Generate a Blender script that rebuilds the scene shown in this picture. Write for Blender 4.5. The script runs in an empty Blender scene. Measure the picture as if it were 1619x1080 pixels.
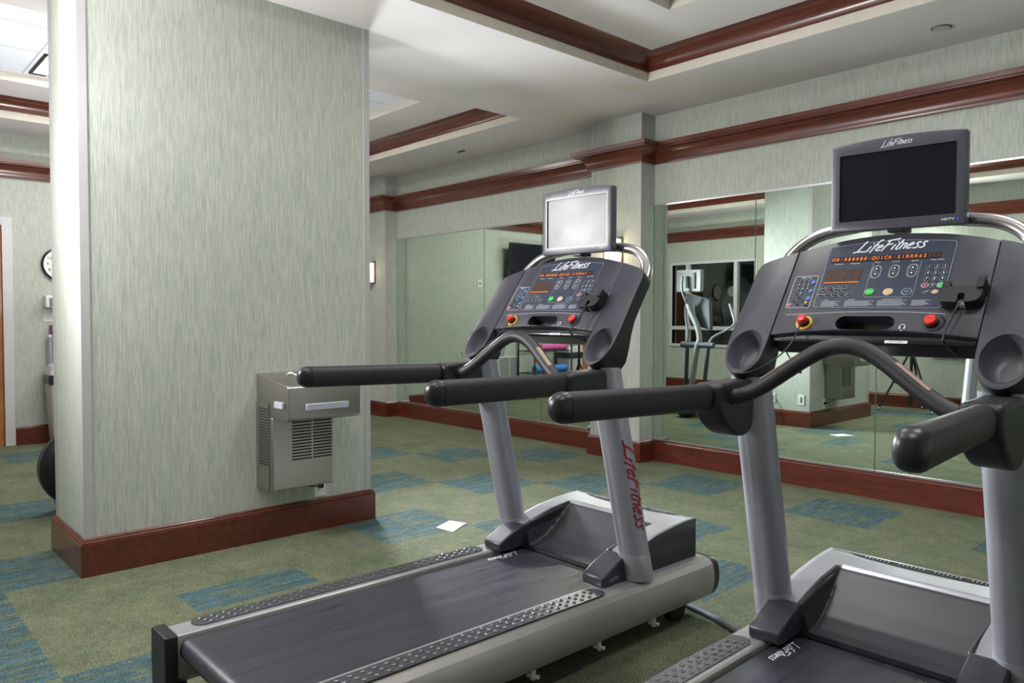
import bpy, bmesh, math, random
from mathutils import Vector, Matrix
random.seed(7)
S = bpy.context.scene
COL = S.collection
PI = math.pi

# ------------------------------------------------------------------ camera
F_PX = 1197.267; YAW, PITCH, ROLL = .8308, -.03219, .00199
cy_, sy_ = math.cos(YAW), math.sin(YAW)
fw = Vector((-sy_*math.cos(PITCH), cy_*math.cos(PITCH), math.sin(PITCH)))
rt = Vector((cy_, sy_, 0)); up = rt.cross(fw)
r2 = rt*math.cos(ROLL)+up*math.sin(ROLL); u2 = -rt*math.sin(ROLL)+up*math.cos(ROLL)
cam = bpy.data.cameras.new('camera'); co = bpy.data.objects.new('camera', cam); COL.objects.link(co)
cam.sensor_width = 36; cam.lens = 36*F_PX/1619; cam.clip_start = .02
m = Matrix((r2, u2, -fw)).transposed().to_4x4(); m.translation = Vector((0, 0, 1.17)); co.matrix_world = m
S.camera = co

# ------------------------------------------------------------------ world, exposure, lights
S.view_settings.view_transform = 'Standard'; S.view_settings.look = 'None'
S.view_settings.gamma = 1; S.view_settings.use_curve_mapping = False
S.view_settings.exposure = 0.30
w = bpy.data.worlds.new('world'); S.world = w; w.use_nodes = True
w.node_tree.nodes['Background'].inputs[0].default_value = (.9, .95, 1, 1)
w.node_tree.nodes['Background'].inputs[1].default_value = .3

def area(name, loc, target, sx, sy, power, color=(1, 1, 1), spread=180):
    l = bpy.data.lights.new(name, 'AREA'); l.shape = 'RECTANGLE'; l.size = sx; l.size_y = sy
    l.energy = power; l.color = color; l.spread = math.radians(spread)
    o = bpy.data.objects.new(name, l); COL.objects.link(o); o.location = loc
    d = Vector(target)-Vector(loc); o.rotation_euler = d.to_track_quat('-Z', 'Y').to_euler()
    return o
SOFT = Vector((-3.64, .0, 1.83)); SOFT_T = Vector((-2.2, 2.0, 1.75))
# light of the photographer's softbox (its body is built below)
area('softbox_light', SOFT+(SOFT_T-SOFT).normalized()*.06, SOFT_T, .56, .56, 52, (1, .985, .97))
SOFT2 = Vector((-6.2, 3.28, 1.6)); SOFT2_T = Vector((-3.0, 2.85, 1.25))
area('softbox_light', SOFT2+(SOFT2_T-SOFT2).normalized()*.06, SOFT2_T, .5, .5, 70, (.93, .96, 1), 74)
def bulb(loc, e, size=.12, color=(1, .99, .98)):
    l = bpy.data.lights.new('flash_bulb', 'POINT'); l.energy = e; l.color = color; l.shadow_soft_size = size
    o = bpy.data.objects.new('flash_bulb', l); COL.objects.link(o); o.location = loc
bulb((-3.58, -.30, 1.95), 24, .15)
def spot(loc, target, e, deg):
    l = bpy.data.lights.new('flash_head', 'SPOT'); l.energy = e; l.spot_size = math.radians(deg); l.spot_blend = .85; l.shadow_soft_size = .12
    o = bpy.data.objects.new('flash_head', l); COL.objects.link(o); o.location = loc
    o.rotation_euler = (Vector(target)-Vector(loc)).to_track_quat('-Z', 'Y').to_euler()
spot((-3.58, -.05, 2.0), (-3.25, 2.6, 2.8), 430, 80)
area('added_fill_light', (-5.8, 1.45, 1.25), (-5.9, 1.45, 3), .3, .3, 34)  # added upward fill light without a fixture, brightens the left ceiling tray
# recessed troffers in the ceiling trays (their bodies are built below)
TROFF = [(-6.52, 1.49), (-6.52, 3.0), (-5.4, 2.3), (-2.0, 2.6), (-.4, 2.6), (-2.0, .9), (-.4, .9)]
for i, (x, y) in enumerate(TROFF):
    area('troffer_light', (x, y, 3.0), (x, y, 0), .5, .5, 24 if x < -3 else 13, (1, .97, .92))

# ------------------------------------------------------------------ materials
MATS = {}
def nodes(name):
    m = bpy.data.materials.new(name); m.use_nodes = True
    nt = m.node_tree; b = nt.nodes['Principled BSDF']
    MATS[name] = m
    return m, nt, b
def N(nt, t, **kw):
    n = nt.nodes.new(t)
    for k, v in kw.items(): setattr(n, k, v)
    return n
def mapping(nt, scale, loc=(0, 0, 0)):
    tc = N(nt, 'ShaderNodeTexCoord'); mp = N(nt, 'ShaderNodeMapping')
    mp.inputs['Scale'].default_value = scale; mp.inputs['Location'].default_value = loc
    nt.links.new(tc.outputs['Object'], mp.inputs['Vector']); return mp
def noise(nt, scale, vecscale=(1, 1, 1), detail=3, rough=.5):
    mp = mapping(nt, vecscale); n = N(nt, 'ShaderNodeTexNoise')
    n.inputs['Scale'].default_value = scale; n.inputs['Detail'].default_value = detail; n.inputs['Roughness'].default_value = rough
    nt.links.new(mp.outputs[0], n.inputs['Vector']); return n
def ramp(nt, fac, stops, interp='LINEAR'):
    r = N(nt, 'ShaderNodeValToRGB'); r.color_ramp.interpolation = interp
    while len(r.color_ramp.elements) < len(stops): r.color_ramp.elements.new(.5)
    for e, (p, c) in zip(r.color_ramp.elements, stops):
        e.position = p; e.color = (*c, 1)
    nt.links.new(fac, r.inputs[0]); return r
def mix(nt, fac, a, b, mode='MIX'):
    n = N(nt, 'ShaderNodeMix', data_type='RGBA', blend_type=mode)
    for s, v in ((n.inputs[0], fac), (n.inputs[6], a), (n.inputs[7], b)):
        if isinstance(v, (int, float)): s.default_value = v
        elif isinstance(v, tuple): s.default_value = (*v, 1)
        else: nt.links.new(v, s)
    return n.outputs[2]
def bump(nt, b, h, strength, dist=.002):
    n = N(nt, 'ShaderNodeBump'); n.inputs['Strength'].default_value = strength; n.inputs['Distance'].default_value = dist
    nt.links.new(h, n.inputs['Height']); nt.links.new(n.outputs[0], b.inputs['Normal'])
def simple(name, col, rough=.5, metal=0, var=.12, nscale=14, spec=.5, coat=0, bmp=0, bscale=900):
    m, nt, b = nodes(name)
    n = noise(nt, nscale, detail=4)
    c0 = tuple(c*(1-var) for c in col); c1 = tuple(min(1, c*(1+var)) for c in col)
    r = ramp(nt, n.outputs[0], [(.3, c0), (.7, c1)])
    nt.links.new(r.outputs[0], b.inputs['Base Color'])
    b.inputs['Roughness'].default_value = rough; b.inputs['Metallic'].default_value = metal
    b.inputs['Specular IOR Level'].default_value = spec; b.inputs['Coat Weight'].default_value = coat
    if bmp:
        n2 = noise(nt, bscale, detail=1); bump(nt, b, n2.outputs[0], bmp, .0006)
    return m
def emis(name, col, strength):
    m, nt, b = nodes(name)
    b.inputs['Base Color'].default_value = (*col, 1); b.inputs['Emission Color'].default_value = (*col, 1)
    b.inputs['Emission Strength'].default_value = strength; return m

# wallpaper: fine vertical grass-cloth streaks
def wallpaper():
    m, nt, b = nodes('wallpaper')
    n = noise(nt, 1, (230, 230, 10.0), detail=3, rough=.6)
    n2 = noise(nt, 1, (520, 520, 18.0), detail=2, rough=.6)
    n3 = noise(nt, 1, (40, 40, 2.5), detail=2)
    r = ramp(nt, n.outputs[0], [(.30, (.36, .395, .355)), (.44, (.455, .48, .44)), (.56, (.52, .535, .495)), (.70, (.59, .595, .56))])
    r2 = ramp(nt, n2.outputs[0], [(.35, (.84, .86, .84)), (.6, (1, 1, 1))])
    r3 = ramp(nt, n3.outputs[0], [(.3, (.93, .95, .95)), (.7, (1.0, 1.0, .97))])
    c = mix(nt, 1.0, r.outputs[0], r2.outputs[0], 'MULTIPLY'); c = mix(nt, 1.0, c, r3.outputs[0], 'MULTIPLY')
    nt.links.new(c, b.inputs['Base Color']); b.inputs['Roughness'].default_value = .55
    b.inputs['Specular IOR Level'].default_value = .3
    bump(nt, b, n.outputs[0], .25, .001); return m
wallpaper()
def woodmat(name, dark, light, along, rough=.28):
    m, nt, b = nodes(name)
    sc = {'x': (3, 30, 30), 'y': (30, 3, 30), 'z': (30, 30, 3)}[along]
    n = noise(nt, 1.3, sc, detail=5, rough=.65); n2 = noise(nt, 5, detail=3)
    r = ramp(nt, n.outputs[0], [(.28, dark), (.72, light)])
    r2 = ramp(nt, n2.outputs[0], [(.3, (.88, .86, .86)), (.7, (1.05, 1.02, 1.0))])
    c = mix(nt, 1.0, r.outputs[0], r2.outputs[0], 'MULTIPLY')
    nt.links.new(c, b.inputs['Base Color']); b.inputs['Roughness'].default_value = rough
    b.inputs['Coat Weight'].default_value = .35; b.inputs['Coat Roughness'].default_value = .18; return m
woodmat('cherry', (.070, .015, .010), (.155, .034, .020), 'x')
woodmat('door_wood', (.33, .12, .035), (.50, .20, .065), 'z', .35)
# carpets
def carpet(name, teal):
    m, nt, b = nodes(name)
    fine = noise(nt, 130, detail=3, rough=.8); mid = noise(nt, 22, detail=3, rough=.7)
    n = noise(nt, 5, detail=3)
    olive = ramp(nt, n.outputs[0], [(.3, (.105, .125, .078)), (.7, (.155, .165, .105))]).outputs[0]
    if teal:
        st = noise(nt, 1, (34, 4.2, 4), detail=5, rough=.8)
        msk = ramp(nt, st.outputs[0], [(.42, (0, 0, 0)), (.50, (1, 1, 1))])
        hue = noise(nt, 1, (26, 3, 3), detail=4, rough=.8)
        tl = ramp(nt, hue.outputs[0], [(.35, (.060, .085, .085)), (.5, (.055, .105, .118)), (.62, (.062, .140, .178)), (.7, (.10, .14, .120))])
        base = mix(nt, msk.outputs[0], olive, tl.outputs[0])
    else:
        v = N(nt, 'ShaderNodeTexVoronoi'); v.feature = 'F1'; v.inputs['Scale'].default_value = 8.5
        mp = mapping(nt, (1, 1, 0)); nt.links.new(mp.outputs[0], v.inputs['Vector'])
        ring = ramp(nt, v.outputs['Distance'], [(0, (1, 1, 1)), (.13, (.9, .9, .9)), (.17, (0, 0, 0)), (.25, (0, 0, 0)), (.29, (.8, .8, .8)), (.33, (0, 0, 0))])
        g = noise(nt, 1.9, detail=2); gm = ramp(nt, g.outputs[0], [(.44, (0, 0, 0)), (.60, (.75, .75, .75))])
        gi = N(nt, 'ShaderNodeTexWhiteNoise'); nt.links.new(v.outputs['Color'], gi.inputs[0])
        gs = ramp(nt, gi.outputs[0], [(.45, (0, 0, 0)), (.55, (1, 1, 1))])
        mk = mix(nt, 1.0, ring.outputs[0], gm.outputs[0], 'MULTIPLY'); mk = mix(nt, 1.0, mk, gs.outputs[0], 'MULTIPLY')
        base = mix(nt, mk, olive, (.095, .165, .175))
    r = ramp(nt, fine.outputs[0], [(.33, (.35, .35, .35)), (.67, (1.65, 1.65, 1.65))])
    r2 = ramp(nt, mid.outputs[0], [(.33, (.82, .86, .84)), (.67, (1.18, 1.14, 1.16))])
    c = mix(nt, 1.0, base, r.outputs[0], 'MULTIPLY'); c = mix(nt, 1.0, c, r2.outputs[0], 'MULTIPLY')
    nt.links.new(c, b.inputs['Base Color']); b.inputs['Roughness'].default_value = .95
    b.inputs['Specular IOR Level'].default_value = .15
    bump(nt, b, fine.outputs[0], .6, .006); return m
carpet('carpet_olive', False); carpet('carpet_teal', True)
# ceiling paint with a faint pink repair patch
def ceilpaint():
    m, nt, b = nodes('ceiling_paint')
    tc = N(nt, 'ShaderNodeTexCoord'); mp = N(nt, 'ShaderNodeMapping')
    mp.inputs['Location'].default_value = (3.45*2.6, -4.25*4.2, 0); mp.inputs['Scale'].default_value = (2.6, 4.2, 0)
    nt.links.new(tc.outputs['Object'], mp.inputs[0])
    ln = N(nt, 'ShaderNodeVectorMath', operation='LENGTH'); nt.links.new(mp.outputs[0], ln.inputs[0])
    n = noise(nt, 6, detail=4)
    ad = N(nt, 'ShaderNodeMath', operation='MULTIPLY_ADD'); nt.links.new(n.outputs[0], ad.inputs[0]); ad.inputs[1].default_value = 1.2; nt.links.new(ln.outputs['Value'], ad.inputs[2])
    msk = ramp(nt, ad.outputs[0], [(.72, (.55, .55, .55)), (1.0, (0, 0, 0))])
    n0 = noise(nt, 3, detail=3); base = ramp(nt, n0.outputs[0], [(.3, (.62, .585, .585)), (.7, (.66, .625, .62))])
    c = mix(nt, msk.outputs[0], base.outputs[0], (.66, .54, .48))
    nt.links.new(c, b.inputs['Base Color']); b.inputs['Roughness'].default_value = .7
    return m
ceilpaint()
simple('soffit_face', (.66, .61, .54), .6, var=.05)
def tilemat():
    m, nt, b = nodes('ceiling_tile')
    tc = N(nt, 'ShaderNodeTexCoord'); mp = N(nt, 'ShaderNodeMapping'); mp.inputs['Location'].default_value = (5.689, -.62, 0)
    nt.links.new(tc.outputs['Object'], mp.inputs[0])
    br = N(nt, 'ShaderNodeTexBrick'); br.offset = 0
    for k, v in (('Scale', 1.0), ('Mortar Size', .006), ('Mortar Smooth', 0.0), ('Brick Width', .56), ('Row Height', .56)): br.inputs[k].default_value = v
    br.inputs['Color1'].default_value = (.73, .76, .84, 1); br.inputs['Color2'].default_value = (.73, .76, .84, 1); br.inputs['Mortar'].default_value = (.45, .46, .5, 1)
    nt.links.new(mp.outputs[0], br.inputs[0]); nt.links.new(br.outputs[0], b.inputs['Base Color']); b.inputs['Roughness'].default_value = .8
tilemat()
# treadmill and small-object materials
simple('silver_paint', (.42, .42, .47), .33, .55, var=.04)
simple('side_paint', (.37, .36, .355), .38, .45, var=.04)
simple('post_paint', (.36, .365, .42), .36, .4, var=.04)
simple('console_plastic', (.030, .030, .045), .45, var=.08, bmp=.25)
simple('black_plastic', (.011, .0105, .014), .42, var=.1, bmp=.2)
simple('black_gloss', (.012, .012, .016), .18, var=.1)
simple('grip_cap', (.014, .0135, .018), .36, var=.1)
simple('hood_plastic', (.025, .024, .034), .36, var=.1, bmp=.2)
simple('monitor_plastic', (.060, .060, .088), .34, var=.06, bmp=.15, spec=.8)
simple('overlay', (.026, .034, .062), .32, var=.06)
simple('foam_rubber', (.017, .016, .019), .50, var=.12, nscale=60, bmp=.5, bscale=600)
simple('cup_plastic', (.13, .13, .16), .40, var=.05)
simple('steel_tube', (.42, .40, .40), .26, 1.0, var=.05)
simple('pad_rubber', (.085, .085, .10), .26, .4, var=.06)
simple('rivet', (.14, .14, .165), .2, .6, var=.05)
simple('white_print', (.72, .74, .80), .5, var=.02)
simple('grey_print', (.30, .33, .40), .5, var=.02)
simple('red_print', (.25, .010, .025), .5, var=.02)
simple('red_knob', (.80, .035, .02), .30, var=.03)
simple('yellow_ring', (.75, .42, .03), .4, var=.03)
simple('orange_print', (.62, .38, .17), .5, var=.02)
simple('green_print', (.03, .50, .07), .4, var=.03)
simple('blue_print', (.06, .16, .50), .4, var=.03)
simple('paleblue_print', (.30, .44, .60), .4, var=.03)
simple('sensor_metal', (.27, .20, .155), .5, .4, var=.05)
simple('display_glass', (.028, .012, .010), .15, var=.1)
simple('display_dots', (.10, .045, .025), .4, var=.1)
emis('led_orange', (1.0, .25, .05), .18)
simple('led_ghost', (.12, .035, .025), .4)
emis('led_blue', (.02, .05, 1.0), .8)
def beltmat():
    m, nt, b = nodes('belt_rubber')
    n = noise(nt, 1, (60, 2.2, 2), detail=4, rough=.7); f = noise(nt, 700, detail=1)
    r = ramp(nt, n.outputs[0], [(.3, (.024, .024, .035)), (.7, (.042, .042, .058))])
    fr = ramp(nt, f.outputs[0], [(.35, (.7, .7, .7)), (.65, (1.3, 1.3, 1.3))])
    c = mix(nt, 1.0, r.outputs[0], fr.outputs[0], 'MULTIPLY'); nt.links.new(c, b.inputs['Base Color'])
    rr = ramp(nt, n.outputs[0], [(.3, (.26, .26, .26)), (.7, (.40, .40, .40))]); nt.links.new(rr.outputs[0], b.inputs['Roughness'])
    bump(nt, b, f.outputs[0], .4, .0006)
beltmat()
def screenmat():
    m, nt, b = nodes('screen')
    b.inputs['Base Color'].default_value = (.010, .010, .016, 1)
    n = noise(nt, 9, detail=4); r = ramp(nt, n.outputs[0], [(.35, (.16, .16, .16)), (.7, (.22, .22, .22))])
    nt.links.new(r.outputs[0], b.inputs['Roughness']); b.inputs['Specular IOR Level'].default_value = 1.0
    b.inputs['IOR'].default_value = 1.17
screenmat()
def mirrormat():
    m, nt, b = nodes('mirror')
    n = noise(nt, 2.0, detail=2)
    r = ramp(nt, n.outputs[0], [(.3, (.74, .83, .755)), (.7, (.76, .845, .77))]); nt.links.new(r.outputs[0], b.inputs['Base Color'])
    b.inputs['Metallic'].default_value = 1; b.inputs['Roughness'].default_value = 0
mirrormat()
simple('mirror_edge', (.08, .16, .12), .2, var=.05)
simple('aluminium', (.62, .63, .66), .28, .9, var=.03)
def steel():
    m, nt, b = nodes('brushed_steel')
    n = noise(nt, 1, (6, 6, 220), detail=3, rough=.6)
    r = ramp(nt, n.outputs[0], [(.3, (.35, .33, .31)), (.7, (.39, .37, .345))]); nt.links.new(r.outputs[0], b.inputs['Base Color'])
    b.inputs['Metallic'].default_value = .95; b.inputs['Roughness'].default_value = .34
    b.inputs['Anisotropic'].default_value = .4
steel()
simple('slot_black', (.012, .012, .012), .7)
simple('fountain_button', (.40, .43, .50), .4, var=.05)
simple('corner_guard', (.43, .41, .43), .45, var=.03)
simple('white_plastic', (.72, .72, .70), .45, var=.03)
simple('trim_paint', (.58, .57, .60), .45, var=.03)
simple('paper', (.80, .80, .82), .7, var=.02)
simple('clock_face', (.80, .79, .80), .5, var=.02)
simple('ink', (.05, .05, .055), .5)
simple('bronze', (.20, .12, .06), .35, .8, var=.1)
emis('sconce_glass', (1.0, .86, .66), 5.0)
emis('sconce_glass_dim', (1.0, .90, .88), .75)
emis('troffer_glow', (1.0, .97, .93), 1.1)
emis('softbox_glow', (1.0, 1.0, 1.0), 6.5)
simple('grey_plastic', (.17, .18, .21), .5, var=.05)
simple('column_grey', (.20, .21, .235), .5, var=.05)
simple('disc_black', (.012, .013, .02), .3, var=.05)
simple('slate_plastic', (.035, .042, .06), .6, var=.05)
simple('bin_plastic', (.56, .52, .56), .35, .1, var=.04)
simple('bag_plastic', (.02, .035, .045), .25, var=.3, nscale=40)
simple('pink_foam', (.62, .10, .36), .7, var=.06)
simple('blue_foam', (.04, .22, .60), .7, var=.08)
simple('dark_wire', (.05, .05, .055), .4, .5)
simple('towel', (.50, .56, .50), .9, var=.06)
simple('purple_item', (.12, .06, .14), .3)
simple('dark_room', (.045, .045, .05), .8)
simple('ball_glass', (.5, .5, .55), .08, .9)
def glassmat():
    m, nt, b = nodes('window_glass')
    n = noise(nt, 3); r = ramp(nt, n.outputs[0], [(.3, (.85, .9, .9)), (.7, (.9, .93, .93))]); nt.links.new(r.outputs[0], b.inputs['Base Color'])
    b.inputs['Roughness'].default_value = .02; b.inputs['Transmission Weight'].default_value = 1; b.inputs['IOR'].default_value = 1.45
glassmat()

# ------------------------------------------------------------------ mesh helpers
class MB:
    def __init__(s): s.v = []; s.f = []; s.m = []; s.mats = []
    def mi(s, mat):
        if mat not in s.mats: s.mats.append(mat)
        return s.mats.index(mat)
    def add(s, vs, fs, mat):
        o = len(s.v); s.v += [tuple(v) for v in vs]; k = s.mi(mat)
        for f in fs: s.f.append(tuple(i+o for i in f)); s.m.append(k)
        return s
    def box(s, a, b, mat):
        (x0, y0, z0), (x1, y1, z1) = a, b
        vs = [(x, y, z) for x in (x0, x1) for y in (y0, y1) for z in (z0, z1)]
        return s.add(vs, [(0, 1, 3, 2), (4, 6, 7, 5), (0, 4, 5, 1), (2, 3, 7, 6), (0, 2, 6, 4), (1, 5, 7, 3)], mat)
    def loft(s, rings, mat, cap=True, closed=False):
        n = len(rings[0]); vs = [p for r in rings for p in r]; fs = []
        R = len(rings)
        for i in range(R if closed else R-1):
            a, b = i*n, ((i+1) % R)*n
            for j in range(n): fs.append((a+j, a+(j+1) % n, b+(j+1) % n, b+j))
        if cap and not closed: fs.append(tuple(range(n))[::-1]); fs.append(tuple((R-1)*n+j for j in range(n)))
        return s.add(vs, fs, mat)
    def tube(s, path, r, mat, seg=12, closed=False, cap=True):
        path = [Vector(p) for p in path]; rings = []; nrm = None; n = len(path)
        for i, p in enumerate(path):
            if closed: t = (path[(i+1) % n]-path[i-1])
            else: t = (path[min(i+1, n-1)]-path[max(i-1, 0)])
            t.normalize()
            if nrm is None: nrm = t.orthogonal().normalized()
            else:
                nrm = nrm-t*nrm.dot(t)
                nrm.normalize()
            bn = t.cross(nrm); rr = r[i] if isinstance(r, (list, tuple)) else r
            rings.append([p+nrm*math.cos(a)*rr+bn*math.sin(a)*rr for a in [2*PI*k/seg for k in range(seg)]])
        return s.loft(rings, mat, cap, closed)
    def prism(s, pts, fn, d0, d1, mat):
        n = len(pts); vs = [fn(a, b, d0) for a, b in pts]+[fn(a, b, d1) for a, b in pts]
        fs = [tuple(range(n)), tuple(range(2*n-1, n-1, -1))]+[(i, i+n, (i+1) % n+n, (i+1) % n) for i in range(n)]
        return s.add(vs, fs, mat)
    def sphere(s, c, r, mat, seg=14, rg=8, sc=(1, 1, 1)):
        c = Vector(c); vs = [c+Vector((0, 0, r*sc[2]))]; fs = []
        for i in range(1, rg):
            th = PI*i/rg
            for j in range(seg):
                a = 2*PI*j/seg; vs.append(c+Vector((r*sc[0]*math.sin(th)*math.cos(a), r*sc[1]*math.sin(th)*math.sin(a), r*sc[2]*math.cos(th))))
        vs.append(c-Vector((0, 0, r*sc[2]))); L = len(vs)-1
        for j in range(seg):
            fs.append((0, 1+j, 1+(j+1) % seg)); fs.append((L, 1+(rg-2)*seg+(j+1) % seg, 1+(rg-2)*seg+j))
        for i in range(rg-2):
            for j in range(seg): fs.append((1+i*seg+j, 1+(i+1)*seg+j, 1+(i+1)*seg+(j+1) % seg, 1+i*seg+(j+1) % seg))
        return s.add(vs, fs, mat)
    def build(s, name, parent=None, bevel=0, seg=2, angle=35, sub=0):
        me = bpy.data.meshes.new(name); me.from_pydata([tuple(v) for v in s.v], [], s.f); me.update()
        for k in s.mats: me.materials.append(MATS[k])
        me.polygons.foreach_set('material_index', s.m)
        bm = bmesh.new(); bm.from_mesh(me); bmesh.ops.recalc_face_normals(bm, faces=bm.faces)
        for f in bm.faces: f.smooth = True
        bm.to_mesh(me); bm.free()
        me.set_sharp_from_angle(angle=math.radians(angle))
        o = bpy.data.objects.new(name, me); COL.objects.link(o)
        if parent: o.parent = parent
        if bevel:
            md = o.modifiers.new('bevel', 'BEVEL'); md.width = bevel; md.segments = seg; md.limit_method = 'ANGLE'; md.angle_limit = math.radians(40)
            md.harden_normals = False
        if sub:
            md = o.modifiers.new('sub', 'SUBSURF'); md.levels = sub; md.render_levels = sub
        return o
def empty(name, loc, rz=0):
    o = bpy.data.objects.new(name, None); COL.objects.link(o); o.location = loc; o.rotation_euler = (0, 0, rz); o.empty_display_size = .1
    return o
def tag(o, label=None, cat=None, group=None, kind=None):
    if label: o['label'] = label
    if cat: o['category'] = cat
    if group: o['group'] = group
    if kind: o['kind'] = kind
    return o
def struct(o, label=None):
    o['kind'] = 'structure'
    if label: o['label'] = label
    return o
def copy_tree(o, parent=None):
    c = o.copy(); COL.objects.link(c); c.parent = parent
    for ch in [x for x in bpy.data.objects if x.parent == o]: copy_tree(ch, c)
    return c
def boolean(o, mb):
    c = mb.build('cutter'); md = o.modifiers.new('cut', 'BOOLEAN'); md.object = c; md.operation = 'DIFFERENCE'; md.solver = 'EXACT'
    dg = bpy.context.evaluated_depsgraph_get(); dg.update()
    me = bpy.data.meshes.new_from_object(o.evaluated_get(dg)); mats = list(o.data.materials)
    o.modifiers.clear(); o.data = me
    cm = c.data; bpy.data.objects.remove(c); bpy.data.meshes.remove(cm)
    for p in me.polygons:
        p.use_smooth = True
    me.set_sharp_from_angle(angle=math.radians(35))
def text_mesh(txt, size, align='CENTER', bold=.0):
    cu = bpy.data.curves.new('t', 'FONT'); cu.body = txt; cu.size = size; cu.align_x = align; cu.align_y = 'CENTER'; cu.offset = bold; cu.resolution_u = 2
    o = bpy.data.objects.new('t', cu); COL.objects.link(o)
    dg = bpy.context.evaluated_depsgraph_get(); dg.update()
    me = bpy.data.meshes.new_from_object(o.evaluated_get(dg))
    vs = [tuple(v.co) for v in me.vertices]; fs = [tuple(p.vertices) for p in me.polygons]
    bpy.data.objects.remove(o); bpy.data.curves.remove(cu); bpy.data.meshes.remove(me)
    return vs, fs
def put_text(mb, txt, size, fn, mat, align='CENTER', bold=.0, shear=0, wide=1.0):
    vs, fs = text_mesh(txt, size, align, bold)
    return mb.add([fn(x*wide+y*shear, y) for x, y, z in vs], fs, mat)
def stadium(cx, cy, w, h, n=8):
    r = min(w, h)/2; pts = []
    if w >= h:
        for k in range(n+1): a = -PI/2+PI*k/n; pts.append((cx+w/2-r+r*math.cos(a), cy+r*math.sin(a)))
        for k in range(n+1): a = PI/2+PI*k/n; pts.append((cx-w/2+r+r*math.cos(a), cy+r*math.sin(a)))
    else:
        for k in range(n+1): a = PI*k/n; pts.append((cx+r*math.cos(a), cy+h/2-r+r*math.sin(a)))
        for k in range(n+1): a = PI+PI*k/n; pts.append((cx+r*math.cos(a), cy-h/2+r+r*math.sin(a)))
    return pts
def roundpoly(pts, r, n=4):
    out = []; L = len(pts)
    for i in range(L):
        p = Vector(pts[i]); a = Vector(pts[i-1]); b = Vector(pts[(i+1) % L])
        rr = r[i] if isinstance(r, (list, tuple)) else r
        da = (a-p); db = (b-p); rr = min(rr, da.length*.48, db.length*.48)
        if rr < 1e-6: out.append(tuple(p)); continue
        p0 = p+da.normalized()*rr; p1 = p+db.normalized()*rr
        for k in range(n+1):
            t = k/n; q = p0*(1-t)**2+p*2*t*(1-t)+p1*t*t; out.append(tuple(q))
    return out
def ribbon(mb, pts, width, fn, mat):
    P = [Vector(p) for p in pts]; n = len(P); vs = []
    for i, p in enumerate(P):
        t = P[min(i+1, n-1)]-P[max(i-1, 0)]; t.normalize(); nn = Vector((-t.y, t.x)); w_ = width*.5
        vs += [p+nn*w_, p-nn*w_]
    mb.add([fn(v.x, v.y) for v in vs], [(2*i, 2*i+1, 2*i+3, 2*i+2) for i in range(n-1)], mat)
def smoothline(pts, k=4):
    P = [Vector(p) for p in pts]; out = []; n = len(P)
    for i in range(n-1):
        p0, p1, p2, p3 = P[max(i-1, 0)], P[i], P[i+1], P[min(i+2, n-1)]
        for j in range(k):
            t = j/k; out.append(.5*((2*p1)+(p2-p0)*t+(2*p0-5*p1+4*p2-p3)*t*t+(3*p1-p0-3*p2+p3)*t**3))
    out.append(P[-1]); return out
GLY = {'L': ([[(.12, 1.02), (.05, .5), (.0, .02)], [(-.25, -.02), (.1, .04), (.5, .0), (.62, .05)]], .62),
 'i': ([[(.03, .5), (0, .25), (.02, 0)], [(.04, .72), (.09, .76)]], .17),
 'f': ([[(.36, .98), (.24, 1.0), (.14, .85), (.1, .4), (.06, -.12)], [(-.04, .5), (.3, .56)]], .30),
 'e': ([[(.03, .27), (.2, .3), (.3, .4), (.2, .52), (.07, .42), (.0, .2), (.1, .02), (.32, .08)]], .40),
 'F': ([[(.14, .92), (.1, .45), (.04, -.06)], [(-.08, .86), (.3, .94), (.72, 1.0)], [(.08, .5), (.48, .56)]], .62),
 't': ([[(.12, .88), (.07, .4), (.08, .05), (.22, .02)], [(-.06, .56), (.28, .62)]], .27),
 'n': ([[(.02, .5), (0, .0)], [(.01, .3), (.12, .5), (.24, .48), (.26, .25), (.27, .0)]], .38),
 's': ([[(.30, .46), (.16, .53), (.06, .42), (.2, .27), (.26, .12), (.14, .0), (-.02, .05)]], .36)}
def logo(mb, fn, width, mat, h=None, th=.115):
    """brush script 'Life Fitness'; fn(x,y) places a point, x from 0 to width"""
    x = .25; st = []
    for w_ in ('Life', 'Fitness'):
        for ch in w_:
            ss, adv = GLY[ch]
            for s_ in ss: st.append([(x+p[0]+p[1]*.42, p[1]) for p in s_])
            x += adv+.04
        x -= .02
    tot = x+.25; k = width/tot
    for s_ in st: ribbon(mb, [(p.x*k, p.y*k*(h or 1)) for p in smoothline([(*p,) for p in s_], 3)], th*k, fn, mat)

# ------------------------------------------------------------------ room shell
XF, YM, YB, XR, ZC = -8.07, 5.036, -.42, 2.6, 2.8
T = .12
def wall(name, a, b, label):
    return struct(MB().box(a, b, 'wallpaper').build(name), label)
wall('wall_mirror_side', (XF-T, YM, 0), (XR+T, YM+T, 3.2), 'pale green wallpapered wall carrying the mirrors')
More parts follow.
